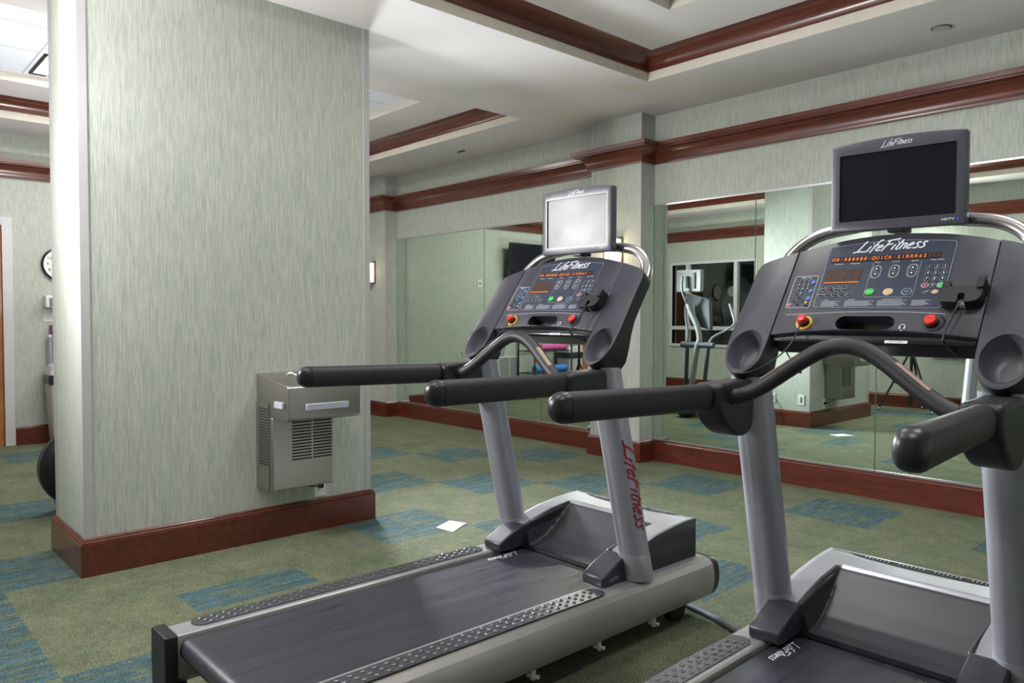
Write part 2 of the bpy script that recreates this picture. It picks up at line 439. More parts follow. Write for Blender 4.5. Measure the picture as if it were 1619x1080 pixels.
# back wall with two window openings
def wall_open(name, y0, y1, x0, x1, z0, z1, holes, label):
    mb = MB(); xs = x0
    for (hx0, hx1, hz0, hz1) in holes:
        mb.box((xs, y0, z0), (hx0, y1, z1), 'wallpaper')
        mb.box((hx0, y0, z0), (hx1, y1, hz0), 'wallpaper'); mb.box((hx0, y0, hz1), (hx1, y1, z1), 'wallpaper'); xs = hx1
    mb.box((xs, y0, z0), (x1, y1, z1), 'wallpaper')
    return struct(mb.build(name), label)
WIN = [(-7.52, -6.02, .74, 2.03), (-3.44, -1.9, .74, 2.03)]
wall_open('wall_back', YB-T, YB, XF-T, XR+T, 0, 3.2, WIN, 'wallpapered wall behind the camera with interior windows, seen in the mirrors')
wall('wall_right', (XR, YB, 0), (XR+T, YM, 3.2), 'wallpapered wall at the right')
DY0, DY1, DZ = .30, 1.205, 1.98
mb = MB(); mb.box((XF-T, YB, 0), (XF, DY0, 3.2), 'wallpaper').box((XF-T, DY1, 0), (XF, YM, 3.2), 'wallpaper').box((XF-T, DY0, DZ), (XF, DY1, 3.2), 'wallpaper')
struct(mb.build('wall_far'), 'wallpapered far wall with clock, door and television')
struct(MB().box((XF, 4.87, 0), (-7.52, YM, 2.9), 'wallpaper').build('wall_corner_pilaster'), 'wallpapered corner pilaster at the far end of the mirror wall')
struct(MB().box((-4.318, 4.857, 0), (-3.795, YM, 2.9), 'wallpaper').build('wall_pilaster'), 'wallpapered pilaster between the two mirror runs')
PX0, PX1, PY0, PY1 = -4.325, -3.78, .857, 2.338
struct(MB().box((PX0, PY0, 0), (PX1, PY1, 2.9), 'wallpaper').build('wall_pillar'), 'free-standing wallpapered pillar in the foreground')
# corner guards
def guard(x, y, dx, dy, i, z0=.165):
    mb = MB(); t = .003; w_ = .036
    mb.box((min(x, x-dx*w_), min(y+dy*t, y-dy*0), z0), (max(x, x-dx*w_)+0, max(y+dy*t, y), 2.8), 'corner_guard')
    mb.box((min(x, x+dx*t), min(y+dy*t, y-dy*w_), z0), (max(x, x+dx*t), max(y+dy*t, y-dy*w_), 2.8), 'corner_guard')
    struct(mb.build('trim_%d' % i, bevel=.001), 'grey plastic corner guard strip')
guard(PX1, PY0, 1, -1, 1); guard(PX1, PY1, 1, 1, 2); guard(PX0, PY0, -1, -1, 3)
guard(-3.795, 4.857, 1, -1, 4); guard(-4.318, 4.857, -1, -1, 5); guard(-7.52, 4.87, 1, -1, 6)

def sweep(mb, path, prof, mat, closed=False, side=1):
    """mitred sweep; prof = [(offset from wall, z)], offset to the right of travel when side=1"""
    P = [Vector(p) for p in path]; n = len(P); rings = []
    for i in range(n):
        if closed: a, b = P[i]-P[i-1], P[(i+1) % n]-P[i]
        else: a = P[i]-P[i-1] if i else P[1]-P[0]; b = P[i+1]-P[i] if i < n-1 else a
        a = a.normalized(); b = b.normalized()
        na = Vector((a.y, -a.x))*side; nb = Vector((b.y, -b.x))*side
        d = na+nb; d = d/(d.length_squared/2) if d.length > 1e-6 else na
        rings.append([Vector((P[i].x+d.x*o, P[i].y+d.y*o, z)) for o, z in prof])
    mb.loft(rings, mat, cap=not closed, closed=closed)
BASE = [(0, 0), (.022, 0), (.022, .138), (.0225, .144), (.0185, .1465), (.0205, .152), (.018, .1575), (.0125, .160), (.0125, .165), (.008, .171), (0, .171)]
bsb = lambda name, path, label, closed=False, side=1: (lambda mb: (sweep(mb, path, BASE, 'cherry', closed, side), struct(mb.build(name, angle=25), label)))(MB())
bsb('baseboard_mirror_side', [(XF, 4.87), (-7.52, 4.87), (-7.52, YM), (-4.318, YM), (-4.318, 4.857), (-3.795, 4.857), (-3.795, YM), (XR, YM)], 'cherry wood baseboard below the mirrors')
bsb('baseboard_far', [(XF, 1.285), (XF, 4.87)], 'cherry wood baseboard of the far wall')
bsb('baseboard_far_south', [(XF, YB), (XF, .22)], 'cherry wood baseboard beyond the door')
bsb('baseboard_back', [(XR, YB), (XF, YB)], 'cherry wood baseboard of the back wall')
bsb('baseboard_right', [(XR, YM), (XR, YB)], 'cherry wood baseboard of the right wall')
bsb('baseboard_pillar', [(PX0, PY0), (PX0, PY1), (PX1, PY1), (PX1, PY0)], 'cherry wood baseboard around the pillar', True, -1)
ZB, ZT = 2.407, 2.556
def coveprof(z0, z1, d):
    h = z1-z0; p = [(0, z0), (.008, z0), (.008, z0+.006)]
    for k in range(9):
        a = k/8*PI*.46; p.append((.012+(d-.012)*(1-math.cos(a))/(1-math.cos(PI*.46)), z0+.008+(h-.008)*math.sin(a)/math.sin(PI*.46)))
    return p+[(0, z1)]
def crownprof(z0, z1, d):
    h = z1-z0
    p = [(0, z0), (.03*d/.13, z0), (.03*d/.13, z0+.012)]
    for k in range(7):
        t = k/6; a = t*PI/2
        p.append((.032*d/.13+(.078*d/.13)*(1-math.cos(a)), z0+.016+(h-.062)*math.sin(a)))
    p += [(d*.9, z1-.042), (d*.9, z1-.034), (d, z1-.032), (d, z1), (0, z1)]
    return p
mb = MB()
sweep(mb, [(XF, YB), (XF, 4.87), (-7.52, 4.87), (-7.52, YM), (-4.318, YM), (-4.318, 4.857), (-3.795, 4.857), (-3.795, YM), (XR, YM), (XR, YB)], crownprof(ZB, ZT, .13), 'cherry', True)
struct(mb.build('trim_7', angle=28), 'dark cherry crown moulding running round the walls')

# ceiling: soffit with two trays
TR = [(-7.46, -4.6, .10, 4.30), (-3.28, 2.0, .10, 4.262)]
mb = MB(); xs = XF-T
for (x0, x1, y0, y1) in TR:
    mb.box((xs, YB-T, ZC), (x0, YM+T, 2.86), 'ceiling_paint')
    mb.box((x0, YB-T, ZC), (x1, y0, 2.86), 'ceiling_paint'); mb.box((x0, y1, ZC), (x1, YM+T, 2.86), 'ceiling_paint'); xs = x1
mb.box((xs, YB-T, ZC), (XR+T, YM+T, 2.86), 'ceiling_paint')
struct(mb.build('ceiling'), 'painted plaster soffit round the two ceiling trays')
k = 8
for (x0, x1, y0, y1) in TR:
    loop = [(x0, y0), (x0, y1), (x1, y1), (x1, y0)]
    mb = MB(); sweep(mb, loop, [(0, 2.801), (.002, 2.801), (.002, 2.86), (0, 2.86)], 'soffit_face', True)
    struct(mb.build('trim_%d' % k), 'cream fascia of the ceiling tray'); k += 1
    mb = MB(); sweep(mb, loop, coveprof(2.86, 2.956, .125), 'cherry', True)
    struct(mb.build('trim_%d' % k, angle=28), 'dark cherry moulding of the ceiling tray'); k += 1
    ix0, ix1, iy0, iy1 = x0+.60, x1-.6, y0+.6, y1-.58
    mb = MB(); a, b = 2.956, 3.0
    mb.box((x0-.2, y0-.2, a), (ix0, y1+.2, b), 'ceiling_paint').box((ix1, y0-.2, a), (x1+.2, y1+.2, b), 'ceiling_paint')
    mb.box((ix0, y0-.2, a), (ix1, iy0, b), 'ceiling_paint').box((ix0, iy1, a), (ix1, y1+.2, b), 'ceiling_paint')
    mb.box((x0-.2, y0-.2, 2.86), (x0-.001, y1+.2, a), 'ceiling_paint').box((x1+.001, y0-.2, 2.86), (x1+.2, y1+.2, a), 'ceiling_paint')
    struct(mb.build('ceiling_tray_%d' % (k//2-4)), 'upper plaster step of the ceiling tray')
    mb = MB(); sweep(mb, [(ix0, iy0), (ix0, iy1), (ix1, iy1), (ix1, iy0)], [(0, 2.957), (.002, 2.957), (.002, 3.031), (0, 3.031)], 'soffit_face', True)
    struct(mb.build('trim_%d' % k), 'cream inner fascia of the ceiling tray'); k += 1
    struct(MB().box((ix0-.02, iy0-.02, 3.03), (ix1+.02, iy1+.02, 3.06), 'ceiling_tile').build('ceiling_tiles_%d' % (k//2-4)), 'white lay-in ceiling tiles inside the tray')
struct(MB().box((XF-T, YB-T, 3.2), (XR+T, YM+T, 3.25), 'ceiling_paint').build('ceiling_slab'))

# troffers
tf0 = None
TL = ['square ceiling light panel over the far left end of the room', 'square ceiling light panel near the mirror wall in the left tray', 'square ceiling light panel in the left tray, right behind the pillar',
      'square ceiling light panel over the left treadmill', 'square ceiling light panel over the right treadmill', 'square ceiling light panel behind the left treadmill', 'square ceiling light panel behind the right treadmill']
for i, (x, y) in enumerate(TROFF):
    if tf0 is None:
        r = empty('ceiling_light', (x, y, 3.03)); h = .28
        mb = MB()
        for a, b in (((-h, -h), (h, -h+.02)), ((-h, h-.02), (h, h)), ((-h, -h), (-h+.02, h)), ((h-.02, -h), (h, h))): mb.box((a[0], a[1], -.012), (b[0], b[1], .002), 'slot_black')
        mb.build('light_frame', r)
        MB().box((-h+.02, -h+.02, -.004), (h-.02, h-.02, 0), 'troffer_glow').build('diffuser', r)
        mb = MB()
        for q in range(1, 5): mb.box((-h+.02, -h+q*.112-.003, -.022), (h-.02, -h+q*.112+.003, -.005), 'aluminium')
        mb.build('louvre', r); tf0 = r
    else: r = copy_tree(tf0); r.location = (x, y, 3.03)
    tag(r, TL[i], 'ceiling light', 'square ceiling lights')

# floor of carpet tiles
CW, CH = .255, .53; X0, Y0 = -3.02, .02
teal = set()
def mark(x0, x1, y0, y1):
    i0 = math.floor((x0-X0)/CW+.5); i1 = max(i0+1, math.floor((x1-X0)/CW+.5)); j0 = math.floor((y0-Y0)/CH+.5); j1 = max(j0+1, math.floor((y1-Y0)/CH+.5))
    for i in range(i0, i1):
        for j in range(j0, j1): teal.add((i, j))
teal |= {(-18, 2), (-17, 2), (-11, 6), (-10, 6), (-10, 1), (-9, 1), (-9, 7), (-8, 7), (-7, 8), (-6, 8), (-7, 5), (-6, 5), (-5, 1), (-4, 1), (-5, 6), (-4, 6), (-3, 7), (-2, 7), (-3, 4), (-2, 4), (-1, 0), (0, 0), (-1, 2), (-1, 5), (-1, 8), (0, 8), (1, 1), (2, 6), (3, 8), (4, 8), (4, 5)}
fixed = True
rnd = random.Random(5)
mb = MB()
i0, i1 = math.floor((XF-X0)/CW)-1, math.ceil((XR-X0)/CW)+1; j0, j1 = math.floor((YB-Y0)/CH)-1, math.ceil((YM-Y0)/CH)+1
bigr = {}
for i in range(i0, i1):
    for j in range(j0, j1):
        key = ((i+j) // 2, j)
        if key not in bigr: bigr[key] = rnd.random()
        near = (-9 < X0+i*CW < -1.4 and .4 < Y0+j*CH)
        t = (i, j) in teal or (bigr[key] < .3 and not near)
        x0 = max(XF, X0+i*CW); x1 = min(XR, X0+(i+1)*CW); y0 = max(YB, Y0+j*CH); y1 = min(YM, Y0+(j+1)*CH)
        if x1 > x0 and y1 > y0: mb.add([(x0, y0, 0), (x1, y0, 0), (x1, y1, 0), (x0, y1, 0)], [(0, 1, 2, 3)], 'carpet_teal' if t else 'carpet_olive')
mb.box((XF-T, YB-T, -.1), (XR+T, YM+T, -.002), 'carpet_olive')
struct(mb.build('floor'), 'olive and teal patchwork carpet tiles')

# ------------------------------------------------------------------ mirrors
SEAM = [('large wall mirror at the far left end, next to the corner pilaster', -7.517, -5.934), ('narrow wall mirror behind the left treadmill monitor', -5.930, -5.095),
        ('wall mirror just left of the middle pilaster', -5.091, -4.322), ('wall mirror just right of the middle pilaster', -3.791, -2.889),
        ('wall mirror behind the right treadmill handrail', -2.885, -2.021), ('wide wall mirror at the right end of the wall', -2.017, 2.5)]
for lab, x0, x1 in SEAM:
    r = empty('wall_mirror', ((x0+x1)/2, YM, .171)); hx = (x1-x0)/2
    MB().box((-hx, -.006, .004), (hx, -.001, 1.908), 'mirror').build('mirror_glass', r)
    for s_ in (-1, 1): MB().box((s_*hx-.0012 if s_ > 0 else -hx-.0008, -.0065, .004), (s_*hx+.0008 if s_ > 0 else -hx+.0012, 0, 1.908), 'mirror_edge').build('polished_edge', r)
    MB().box((-hx, -.011, 0), (hx, 0, .012), 'aluminium').build('bottom_channel', r)
    MB().box((-hx, -.009, 1.900), (hx, 0, 1.912), 'aluminium').build('top_channel', r)
    tag(r, lab, 'mirror', 'mirrors along the wall')
tag(MB().sphere((-4.47, 5.012, .192), .021, 'ball_glass').build('glass_ball'), 'small shiny ball on the baseboard ledge at the foot of the mirror', 'ball')

# ------------------------------------------------------------------ treadmill
EU, EW = .580, .814
def CP(v, s, n=0): return Vector((v, -.003+EU*s-EW*n, 1.12+EW*s+EU*n))
def arc_top(n=12):
    return [(.262-2*.262*k/n, .3045+.045*(1-((k/n-.5)*2)**2)) for k in range(n+1)]
def superring(c, ex, ey, a, b, n=20, p=2.6):
    out = []
    for k in range(n):
        t = 2*PI*k/n; x = math.copysign(abs(math.cos(t))**(2/p), math.cos(t)); y = math.copysign(abs(math.sin(t))**(2/p), math.sin(t))
        out.append(Vector(c)+Vector(ex)*a*x+Vector(ey)*b*y)
    return out
def make_treadmill():
    R = empty('treadmill', (0, 0, 0))
    # ---- deck
    mb = MB(); 
    belt = [(-.250, .0)]
    prof = [(.3, .218)] + [(u, .218) for u in (0, -.4, -.8, -1.19)] + [(-1.19-.034*math.sin(a), .184+.034*math.cos(a)) for a in [PI*k/8 for k in range(1, 9)]]+[(.3, .15)]
    mb.prism(prof, lambda a, b, d: Vector((d, a, b)), -.252, .252, 'belt_rubber'); belt_o = mb.build('running_belt', R)
    mb = MB(); logo(mb, lambda x, y: Vector((-.222+y, .085-x, .2188)), .16, 'white_print'); mb.build('belt_logo', belt_o)
    MB().box((-.275, -1.15, .075), (.275, .56, .17), 'black_plastic').build('underframe', R)
    for s in (-1, 1):
        pr = [(.268, .10), (.262, .205), (.266, .226), (.272, .23), (.345, .23), (.368, .224), (.383, .208), (.391, .18), (.392, .145), (.386, .11), (.372, .085), (.35, .073), (.30, .073)]
        mb = MB(); n = len(pr); rings = []
        for u, dz in ((-1.225, 0), (-.4, 0), (.1, 0), (.40, 0), (.575, 0)):
            rings.append([Vector((s*a, u, b)) for a, b in pr])
        mb.loft(rings, 'side_paint'); rail = mb.build('side_rail', R, bevel=0, angle=22)
        # light top skin of the rail
        MB().box((s*.275 if s > 0 else -.344, -1.222, .2301), (.344 if s > 0 else -.275, .52, .2306), 'silver_paint').build('rail_top', rail)
        mb = MB(); cap = [[Vector((s*(.33+(a-.33)*k), u, .15+(b-.15)*k)) for a, b in pr] for u, k in ((.575, 1.0), (.60, .99), (.615, .93), (.622, .8))]
        mb.loft(cap, 'black_plastic'); mb.build('rail_front_cap', rail)
        mb = MB(); inner, outer = .262, .388
        pts = roundpoly([(inner, .02), (inner, .231), (outer, .231), (outer+.004, .12), (outer-.01, .02)], [.004, .006, .012, .05, .02])
        mb.prism(pts, lambda a, b, d: Vector((s*a, d, b)), -1.262, -1.224, 'black_plastic'); ec = mb.build('end_cap', R, bevel=.004)
        for z in (.17, .065): MB().tube([(s*.35, -1.2618, z), (s*.35, -1.2635, z)], .006, 'slot_black', 8).build('screw', ec)
        MB().tube([(s*.33, -1.2, 0), (s*.33, -1.2, .075)], .022, 'black_plastic').build('rear_foot', R)
        MB().tube([(s*.30-.018, .44, .05), (s*.30+.018, .44, .05)], .05, 'black_gloss', 24).build('transport_wheel', R)
        # foot pad with rubber studs
        mb = MB(); c = .323; w_ = .072; L0, L1 = -1.165, -.018
        mb.prism(stadium(s*c, (L0+L1)/2, w_, L1-L0, 10), lambda a, b, d: Vector((a, b, d)), .2304, .2335, 'pad_rubber')
        u = L0+.045; k = 0
        while u < L1-.03:
            for q in (-1, 0, 1): mb.sphere((s*c+q*.0205, u+q*.010, .2335), .0078, 'rivet', 10, 5, (1, 1, .55))
            u += .0375
        mb.build('foot_pad', R, angle=30)
    for u in (-.36, -.05, .25):
        MB().tube([(.345, u, .04), (.345, u, .075)], .009, 'white_plastic', 8).tube([(.33, u-.01, .052), (.365, u+.008, .050)], .007, 'white_plastic', 8).build('cable_clip', R)
    MB().tube([(.34, -.36, .045), (.345, -.28, .005), (.35, -.16, .012), (.345, -.05, .045)], .0025, 'black_plastic', 8).build('under_cable', R)
    # ---- motor hood, a height field
    zo = [(-.002, .262), (.02, .274), (.10, .304), (.2, .334), (.3, .358), (.42, .373), (.50, .379), (.553, .380)]
    zr = [(.14, .236), (.18, .243), (.24, .262), (.30, .294), (.36, .332), (.40, .360), (.415, .3655), (.46, .374), (.553, .380)]
    def ip(t, u):
        if u <= t[0][0]: return t[0][1]
        for (a, b), (c, d) in zip(t, t[1:]):
            if u <= c: return b+(d-b)*(u-a)/(c-a)
        return t[-1][1]
    us = [.14+.00688*k for k in range(61)]; vs_ = sorted([-.318+.636*k/40 for k in range(41)]+[sg*(.186+.0036*k) for k in range(13) for sg in (-1, 1)]+[.2305, -.2305])
    def hz(u, v):
        o = ip(zo, u)+.0; a = abs(v)
        # recess edge widens toward the back
        e0 = .2293; e1 = .198+.022*max(0, (u-.16)/.24)
        if u >= .42: return o
        r_ = ip(zr, u); t = min(1, max(0, (a-e1)/(e0-e1))); t = t*t*(3-2*t)
        return r_*(1-t)+o*t
    mb = MB(); nu, nv = len(us), len(vs_)
    V = [Vector((v, u, hz(u, v))) for u in us for v in vs_]; Fd = []; Fs = []
    for i in range(nu-1):
        for j in range(nv-1):
            f = (i*nv+j, i*nv+j+1, (i+1)*nv+j+1, (i+1)*nv+j); vm = abs(vs_[j]+.005)
            (Fs if (vm > .2355 or us[i] > .402) else Fd).append(f)
    mb.add(V, Fd, 'hood_plastic')
    o = len(mb.v)-len(V)
    mb.add(V, Fs, 'silver_paint')
    # front lip, sides, back
    fr = [Vector((v, .14, .222)) for v in vs_]; top = [V[j] for j in range(nv)]
    mb.add(fr+top, [(j, j+1, nv+j+1, nv+j) for j in range(nv-1)], 'hood_plastic')
    bk = [Vector((v, .5535, .14)) for v in vs_]; tb = [V[(nu-1)*nv+j] for j in range(nv)]
    mb.add(bk+tb, [(j, j+1, nv+j+1, nv+j) for j in range(nv-1)], 'black_plastic')
    for j in (0, nv-1):
        side = [V[i*nv+j] for i in range(nu)]; lo = [Vector((p.x, p.y, .228)) for p in side]
        mb.add(side+lo, [(i, i+1, nu+i+1, nu+i) for i in range(nu-1)], 'black_plastic')
    hood = mb.build('motor_hood', R, angle=50)
    md = hood.modifiers.new('weld', 'WELD'); md.merge_threshold = .0004
    # seam and crescent vent at the back of the hood
    mb = MB(); n = 24; vv = [-.30+.60*k/n for k in range(n+1)]
    A = [Vector((v, .5425, hz(.5425, v)+.0012)) for v in vv]
    B = [Vector((v, .5395-.036*max(0, 1-(v/.25)**2)**.6, 0)) for v in vv]
    for p in B: p.z = hz(p.y, p.x)+.0012
    mb.add(A+B, [(i, i+1, n+2+i, n+1+i) for i in range(n)], 'slot_black'); vent = mb.build('hood_vent', hood)
    for g in range(4):
        mb = MB()
        for q in range(7): v = -.19+.104*g+.0118*q; mb.box((v-.0018, .520, .3808), (v+.0018, .5365, .3822), 'grey_print')
        mb.build('vent_ribs', vent)['kind'] = 'stuff'
    # upright feet covers
    for s in (-1, 1):
        pts = [(-.002, .231), (-.003, .262), (.004, .268), (.06, .296), (.13, .322), (.13, .231)]
        mb = MB(); sec = []
        mb.prism(pts, lambda a, b, d: Vector((s*d, a, b)), .222, .318, 'hood_plastic')
        mb.prism([(.128, .222), (.128, .320), (.26, .346), (.36, .360), (.30, .262), (.22, .236)], lambda a, b, d: Vector((s*d, a, b)), .218, .232, 'black_plastic')
        fc = mb.build('foot_cover', R, bevel=.006)
        if s > 0:
            mb = MB(); logo(mb, lambda x, y: Vector((.3195, .03+x*.9, .246+y*.9+x*.12)), .062, 'grey_print'); mb.build('cover_label', fc)
        # upright
        rings = []
        for q in range(9):
            t = q/8; w_ = .232+(1.0-.232)*t; u = .177-.166*(w_-.25)/.7; v = .326-.006*(w_-.25)/.7
            rings.append([Vector((s*v+.056*math.cos(a), u+.054*math.sin(a), w_)) for a in [2*PI*k/28 for k in range(28)]])
        mb = MB(); mb.loft(rings, 'post_paint'); up_ = mb.build('upright', R)
        rings = []
        for w_ in (.233, .26, .325, .33):
            u = .177-.166*(w_-.25)/.7; v = .326-.006*(w_-.25)/.7; g = .0015 if w_ < .33 else 0
            rings.append([Vector((s*v+(.056+g)*math.cos(a), u+(.054+g)*math.sin(a), w_)) for a in [2*PI*k/28 for k in range(28)]])
        mb = MB(); mb.loft(rings, 'post_paint'); cl = mb.build('upright_collar', up_)
        mb = MB()
        def fn(x, y, s=s):
            w_ = .75-x; u0 = .177-.166*(w_-.25)/.7; v0 = .326-.006*(w_-.25)/.7
            du = max(-.05, min(.05, (y-.024))); return Vector((s*(v0+.056*math.sqrt(max(0, 1-(du/.054)**2))+.0012), u0+du*s*1.0*(1 if s > 0 else 1), w_))
        if s > 0: logo(mb, fn, .335, 'red_print', h=.85); mb.build('upright_logo', up_)
        # handrail casting
        pts = [(-.226, .990), (-.13, .992), (-.045, .996), (-.040, .94), (-.044, .868), (-.066, .842), (-.105, .836), (-.148, .848), (-.186, .872), (-.214, .900), (-.228, .93)]
        mb = MB(); mb.prism(roundpoly(pts, .02, 3), lambda a, b, d: Vector((s*d, a, b)), .284, .372, 'black_plastic')
        hc = mb.build('handrail_bracket', R, bevel=.018, seg=4)
        # handrail
        rings = []; A = Vector((s*.332, -.232, .953)); B = Vector((s*.378, -.80, .9635)); d = (B-A).normalized(); L = (B-A).length
        ex = d.cross(Vector((0, 0, 1))).normalized(); ey = ex.cross(d)
        for t in (0, .25, .5, .75, .9): rings.append(superring(A+d*L*t, ex, ey, .028+.002*t, .0365))
        mb = MB(); mb.loft(rings, 'foam_rubber'); hr = mb.build('handrail', R)
        rings = []
        for q in range(7):
            a = q/6*PI/2; g = math.cos(a)**.75 if q < 6 else .12
            rings.append(superring(A+d*(L*.9+.002+.040*math.sin(a)), ex, ey, .0295*g+.0005, .0370*g+.0005))
        mb = MB(); mb.loft(rings, 'grip_cap'); mb.build('grip_end', hr)
        MB().loft([superring(A-d*.006, ex, ey, .0285, .037), superring(A+d*.001, ex, ey, .0285, .037)], 'slot_black').build('groove', hr)
    # front hand bar with pulse sensors
    path = smoothline([(-.335, -.150, .947), (-.30, -.160, .950), (-.25, -.155, .962), (-.2, -.145, .990), (-.15, -.135, 1.026), (-.1, -.125, 1.062), (-.05, -.12, 1.090), (0, -.12, 1.100),
                       (.05, -.12, 1.090), (.1, -.125, 1.062), (.15, -.135, 1.026), (.2, -.145, .990), (.25, -.155, .962), (.30, -.160, .950), (.335, -.150, .947)], 5)
    mb = MB(); mb.tube(path, .0212, 'foam_rubber', 20); bar = mb.build('pulse_bar', R)
    for s in (-1, 1):
        seg_ = [Vector((s*p[0], p[1], p[2])) for p in path if .118 <= p[0] <= .205]; mb = MB(); vs = []; n = 7
        for i, p in enumerate(seg_):
            t = (seg_[min(i+1, len(seg_)-1)]-seg_[max(i-1, 0)]).normalized(); e1 = Vector((0, -1, 0)); e1 = (e1-t*e1.dot(t)).normalized(); e2 = t.cross(e1)
            if e2.z < 0: e2 = -e2
            for k in range(n): a = math.radians(48+44*k/(n-1)); vs.append(p+(e1*math.cos(a)+e2*math.sin(a))*.0222)
        mb.add(vs, [(i*n+k, i*n+k+1, (i+1)*n+k+1, (i+1)*n+k) for i in range(len(seg_)-1) for k in range(n-1)], 'sensor_metal')
        mb.build('pulse_sensor', bar)
    # ---- console
    lip = [(-.262, .002), (-.18, .013), (-.09, .020), (0, .0225), (.09, .020), (.18, .013), (.262, .002)]
    mb = MB(); mb.prism(lip+arc_top(), CP, 0, -.055, 'console_plastic'); con = mb.build('console', R, bevel=.005)
    boolean(con, MB().prism(stadium(-.010, .0455, .152, .043), CP, .02, -.045, 'slot_black'))
    mb = MB(); mb.prism([(-.262, -.012), (.262, -.012), (.262, .02), (-.262, .02)], lambda a, b, d: CP(a, b, d), -.012, -.075, 'black_gloss'); mb.build('console_underside', R, bevel=.01, seg=3)
    mb = MB(); mb.prism([(.05, -.010), (.105, -.010), (.105, -.002), (.05, -.002)], CP, -.0105, -.0118, 'white_print')
    put_text(mb, 'MV-01-29-03', .006, lambda x, y: CP(.0775+x, -.006+y, -.0102), 'ink'); mb.build('serial_sticker', con)
    MB().prism(stadium(-.010, .0455, .156, .047), CP, -.044, -.050, 'slot_black').build('storage_tray', con)
    mb = MB(); pts = [( -.30+0, 0)]
    # rim line over the tray band
    ribbon(mb, smoothline([(-.235, .071), (-.1, .079), (0, .081), (.1, .079), (.18, .073)], 4), .0022, lambda x, y: CP(x, y, .0006), 'grey_print'); mb.build('band_line', con)
    # overlay
    ov = roundpoly([(-.165, .094), (.167, .089), (.167, .309), (0, .329), (-.168, .313)], [.010, .010, .012, .25, .012], 6)
    mb = MB(); mb.prism(ov, CP, .0012, -.002, 'overlay'); ovo = mb.build('overlay_panel', con)
    mb = MB(); cv = Vector((0, .2)); ring = [(cv+(Vector(p)-cv)*.985) for p in ov]; ring.append(ring[0]); ribbon(mb, ring, .0012, lambda x, y: CP(x, y, .0016), 'grey_print')
    # inner box line, dividers
    for ln in ([(-.033, .245), (-.033, .135), (-.028, .129), (.086, .1275), (.0905, .132), (.0905, .247)],):
        ribbon(mb, ln, .0011, lambda x, y: CP(x, y, .0017), 'grey_print')
    for txt, x in (('Calories', -.128), ('Distance', -.082), ('Time', -.022), ('Incline', .026), ('Speed', .073), ('Heart Rate', .128)):
        put_text(mb, txt, .0072, lambda a, b, x=x: CP(x+a, .2475+b, .0018), 'white_print')
    for x0, x1 in ((-.142, -.092), (-.078, -.002), (.008, .082), (.093, .137)):
        for r_ in range(6):
            e = x1-.004*((r_*7) % 4); ribbon(mb, [(x0, .116-r_*.0032), (e, .116-r_*.0032)], .0016, lambda x, y: CP(x, y, .0017), 'grey_print')
    for x, t_ in ((-.137, 'START'), (-.072, 'CAUTION'), (.018, 'CAUTION: RISK OF INJURY')): put_text(mb, t_, .0042, lambda a, b, x=x: CP(x+a, .1205+b, .0018), 'white_print', align='LEFT')
    mb.build('panel_print', con)
    mb = MB(); logo(mb, lambda x, y: CP(-.098+x, .2865+y+x*.03, .0018), .196, 'white_print', h=.95); mb.build('console_logo', con)
    # displays
    mb = MB(); mb.prism([(-.1525, .2525), (.1335, .2525), (.1335, .2725), (-.1525, .2725)], CP, .0018, 0, 'display_glass')
    msg = 'O8 8888B8 QUICK SIRRR65988'; n = len(msg)
    for q, ch in enumerate(msg):
        x = -.146+.274*q/(n-1)
        if ch != ' ':
            lit = q in (0, 1, 3, 4, 5, 6, 7, 8, 10, 11, 12, 13, 14, 16, 17, 18, 19, 20, 21, 22)
            put_text(mb, ch, .0165, lambda a, b, x=x: CP(x+a*.85, .2625+b, .0021), 'led_orange' if lit else 'led_ghost')
        else: put_text(mb, '8', .0165, lambda a, b, x=x: CP(x+a*.85, .2625+b, .0021), 'led_ghost')
    mb.build('message_display', con)
    mb = MB(); mb.prism([(-.1565, .1785), (-.0570, .1785), (-.0570, .2275), (-.1565, .2275)], CP, .0018, 0, 'display_glass')
    for i in range(16):
        for j in range(8):
            x = -.1530+.0925*i/15; y = .1815+.0425*j/7
            mb.add([CP(x-.0022, y-.0018, .002), CP(x+.0022, y-.0018, .002), CP(x+.0022, y+.0018, .002), CP(x-.0022, y+.0018, .002)], [(0, 1, 2, 3)], 'led_orange' if j == 0 else 'display_dots')
    mb.build('matrix_display', con)
    # buttons
    def button(name, x, y, rx, ry, txt=None, face='black_gloss', rimc='grey_print', tcol='white_print', ts=.011):
        mb = MB(); n = 16
        el = lambda k, h: [CP(x+rx*k*math.cos(2*PI*q/n), y+ry*k*math.sin(2*PI*q/n), h) for q in range(n)]
        mb.loft([el(1.0, .001), el(1.0, .0026)], rimc); mb.loft([el(.86, .001), el(.84, .0034)], face)
        if txt: put_text(mb, txt, ts, lambda a, b: CP(x+a, y+b, .0037), tcol)
        return mb.build(name, con)
    for r_, row in enumerate(('123', '456', '789')):
        for c_, ch in enumerate(row): button('number_button', .1136+.0187*c_+r_*.0003, .2222-.0196*r_, .0072, .0078, ch)
    button('number_button', .1327, .1627, .0072, .0078, '0')
    button('stop_key', .1141, .1634, .009, .008, 'x', 'red_print', 'white_print'); button('enter_key', .1515, .163, .009, .008, '-', 'green_print', 'white_print')
    button('small_key', .1226, .1416, .0085, .0068, 'OK', ts=.006); button('heart_key', .1423, .1416, .0085, .0068, 'v', 'orange_print', ts=.006)
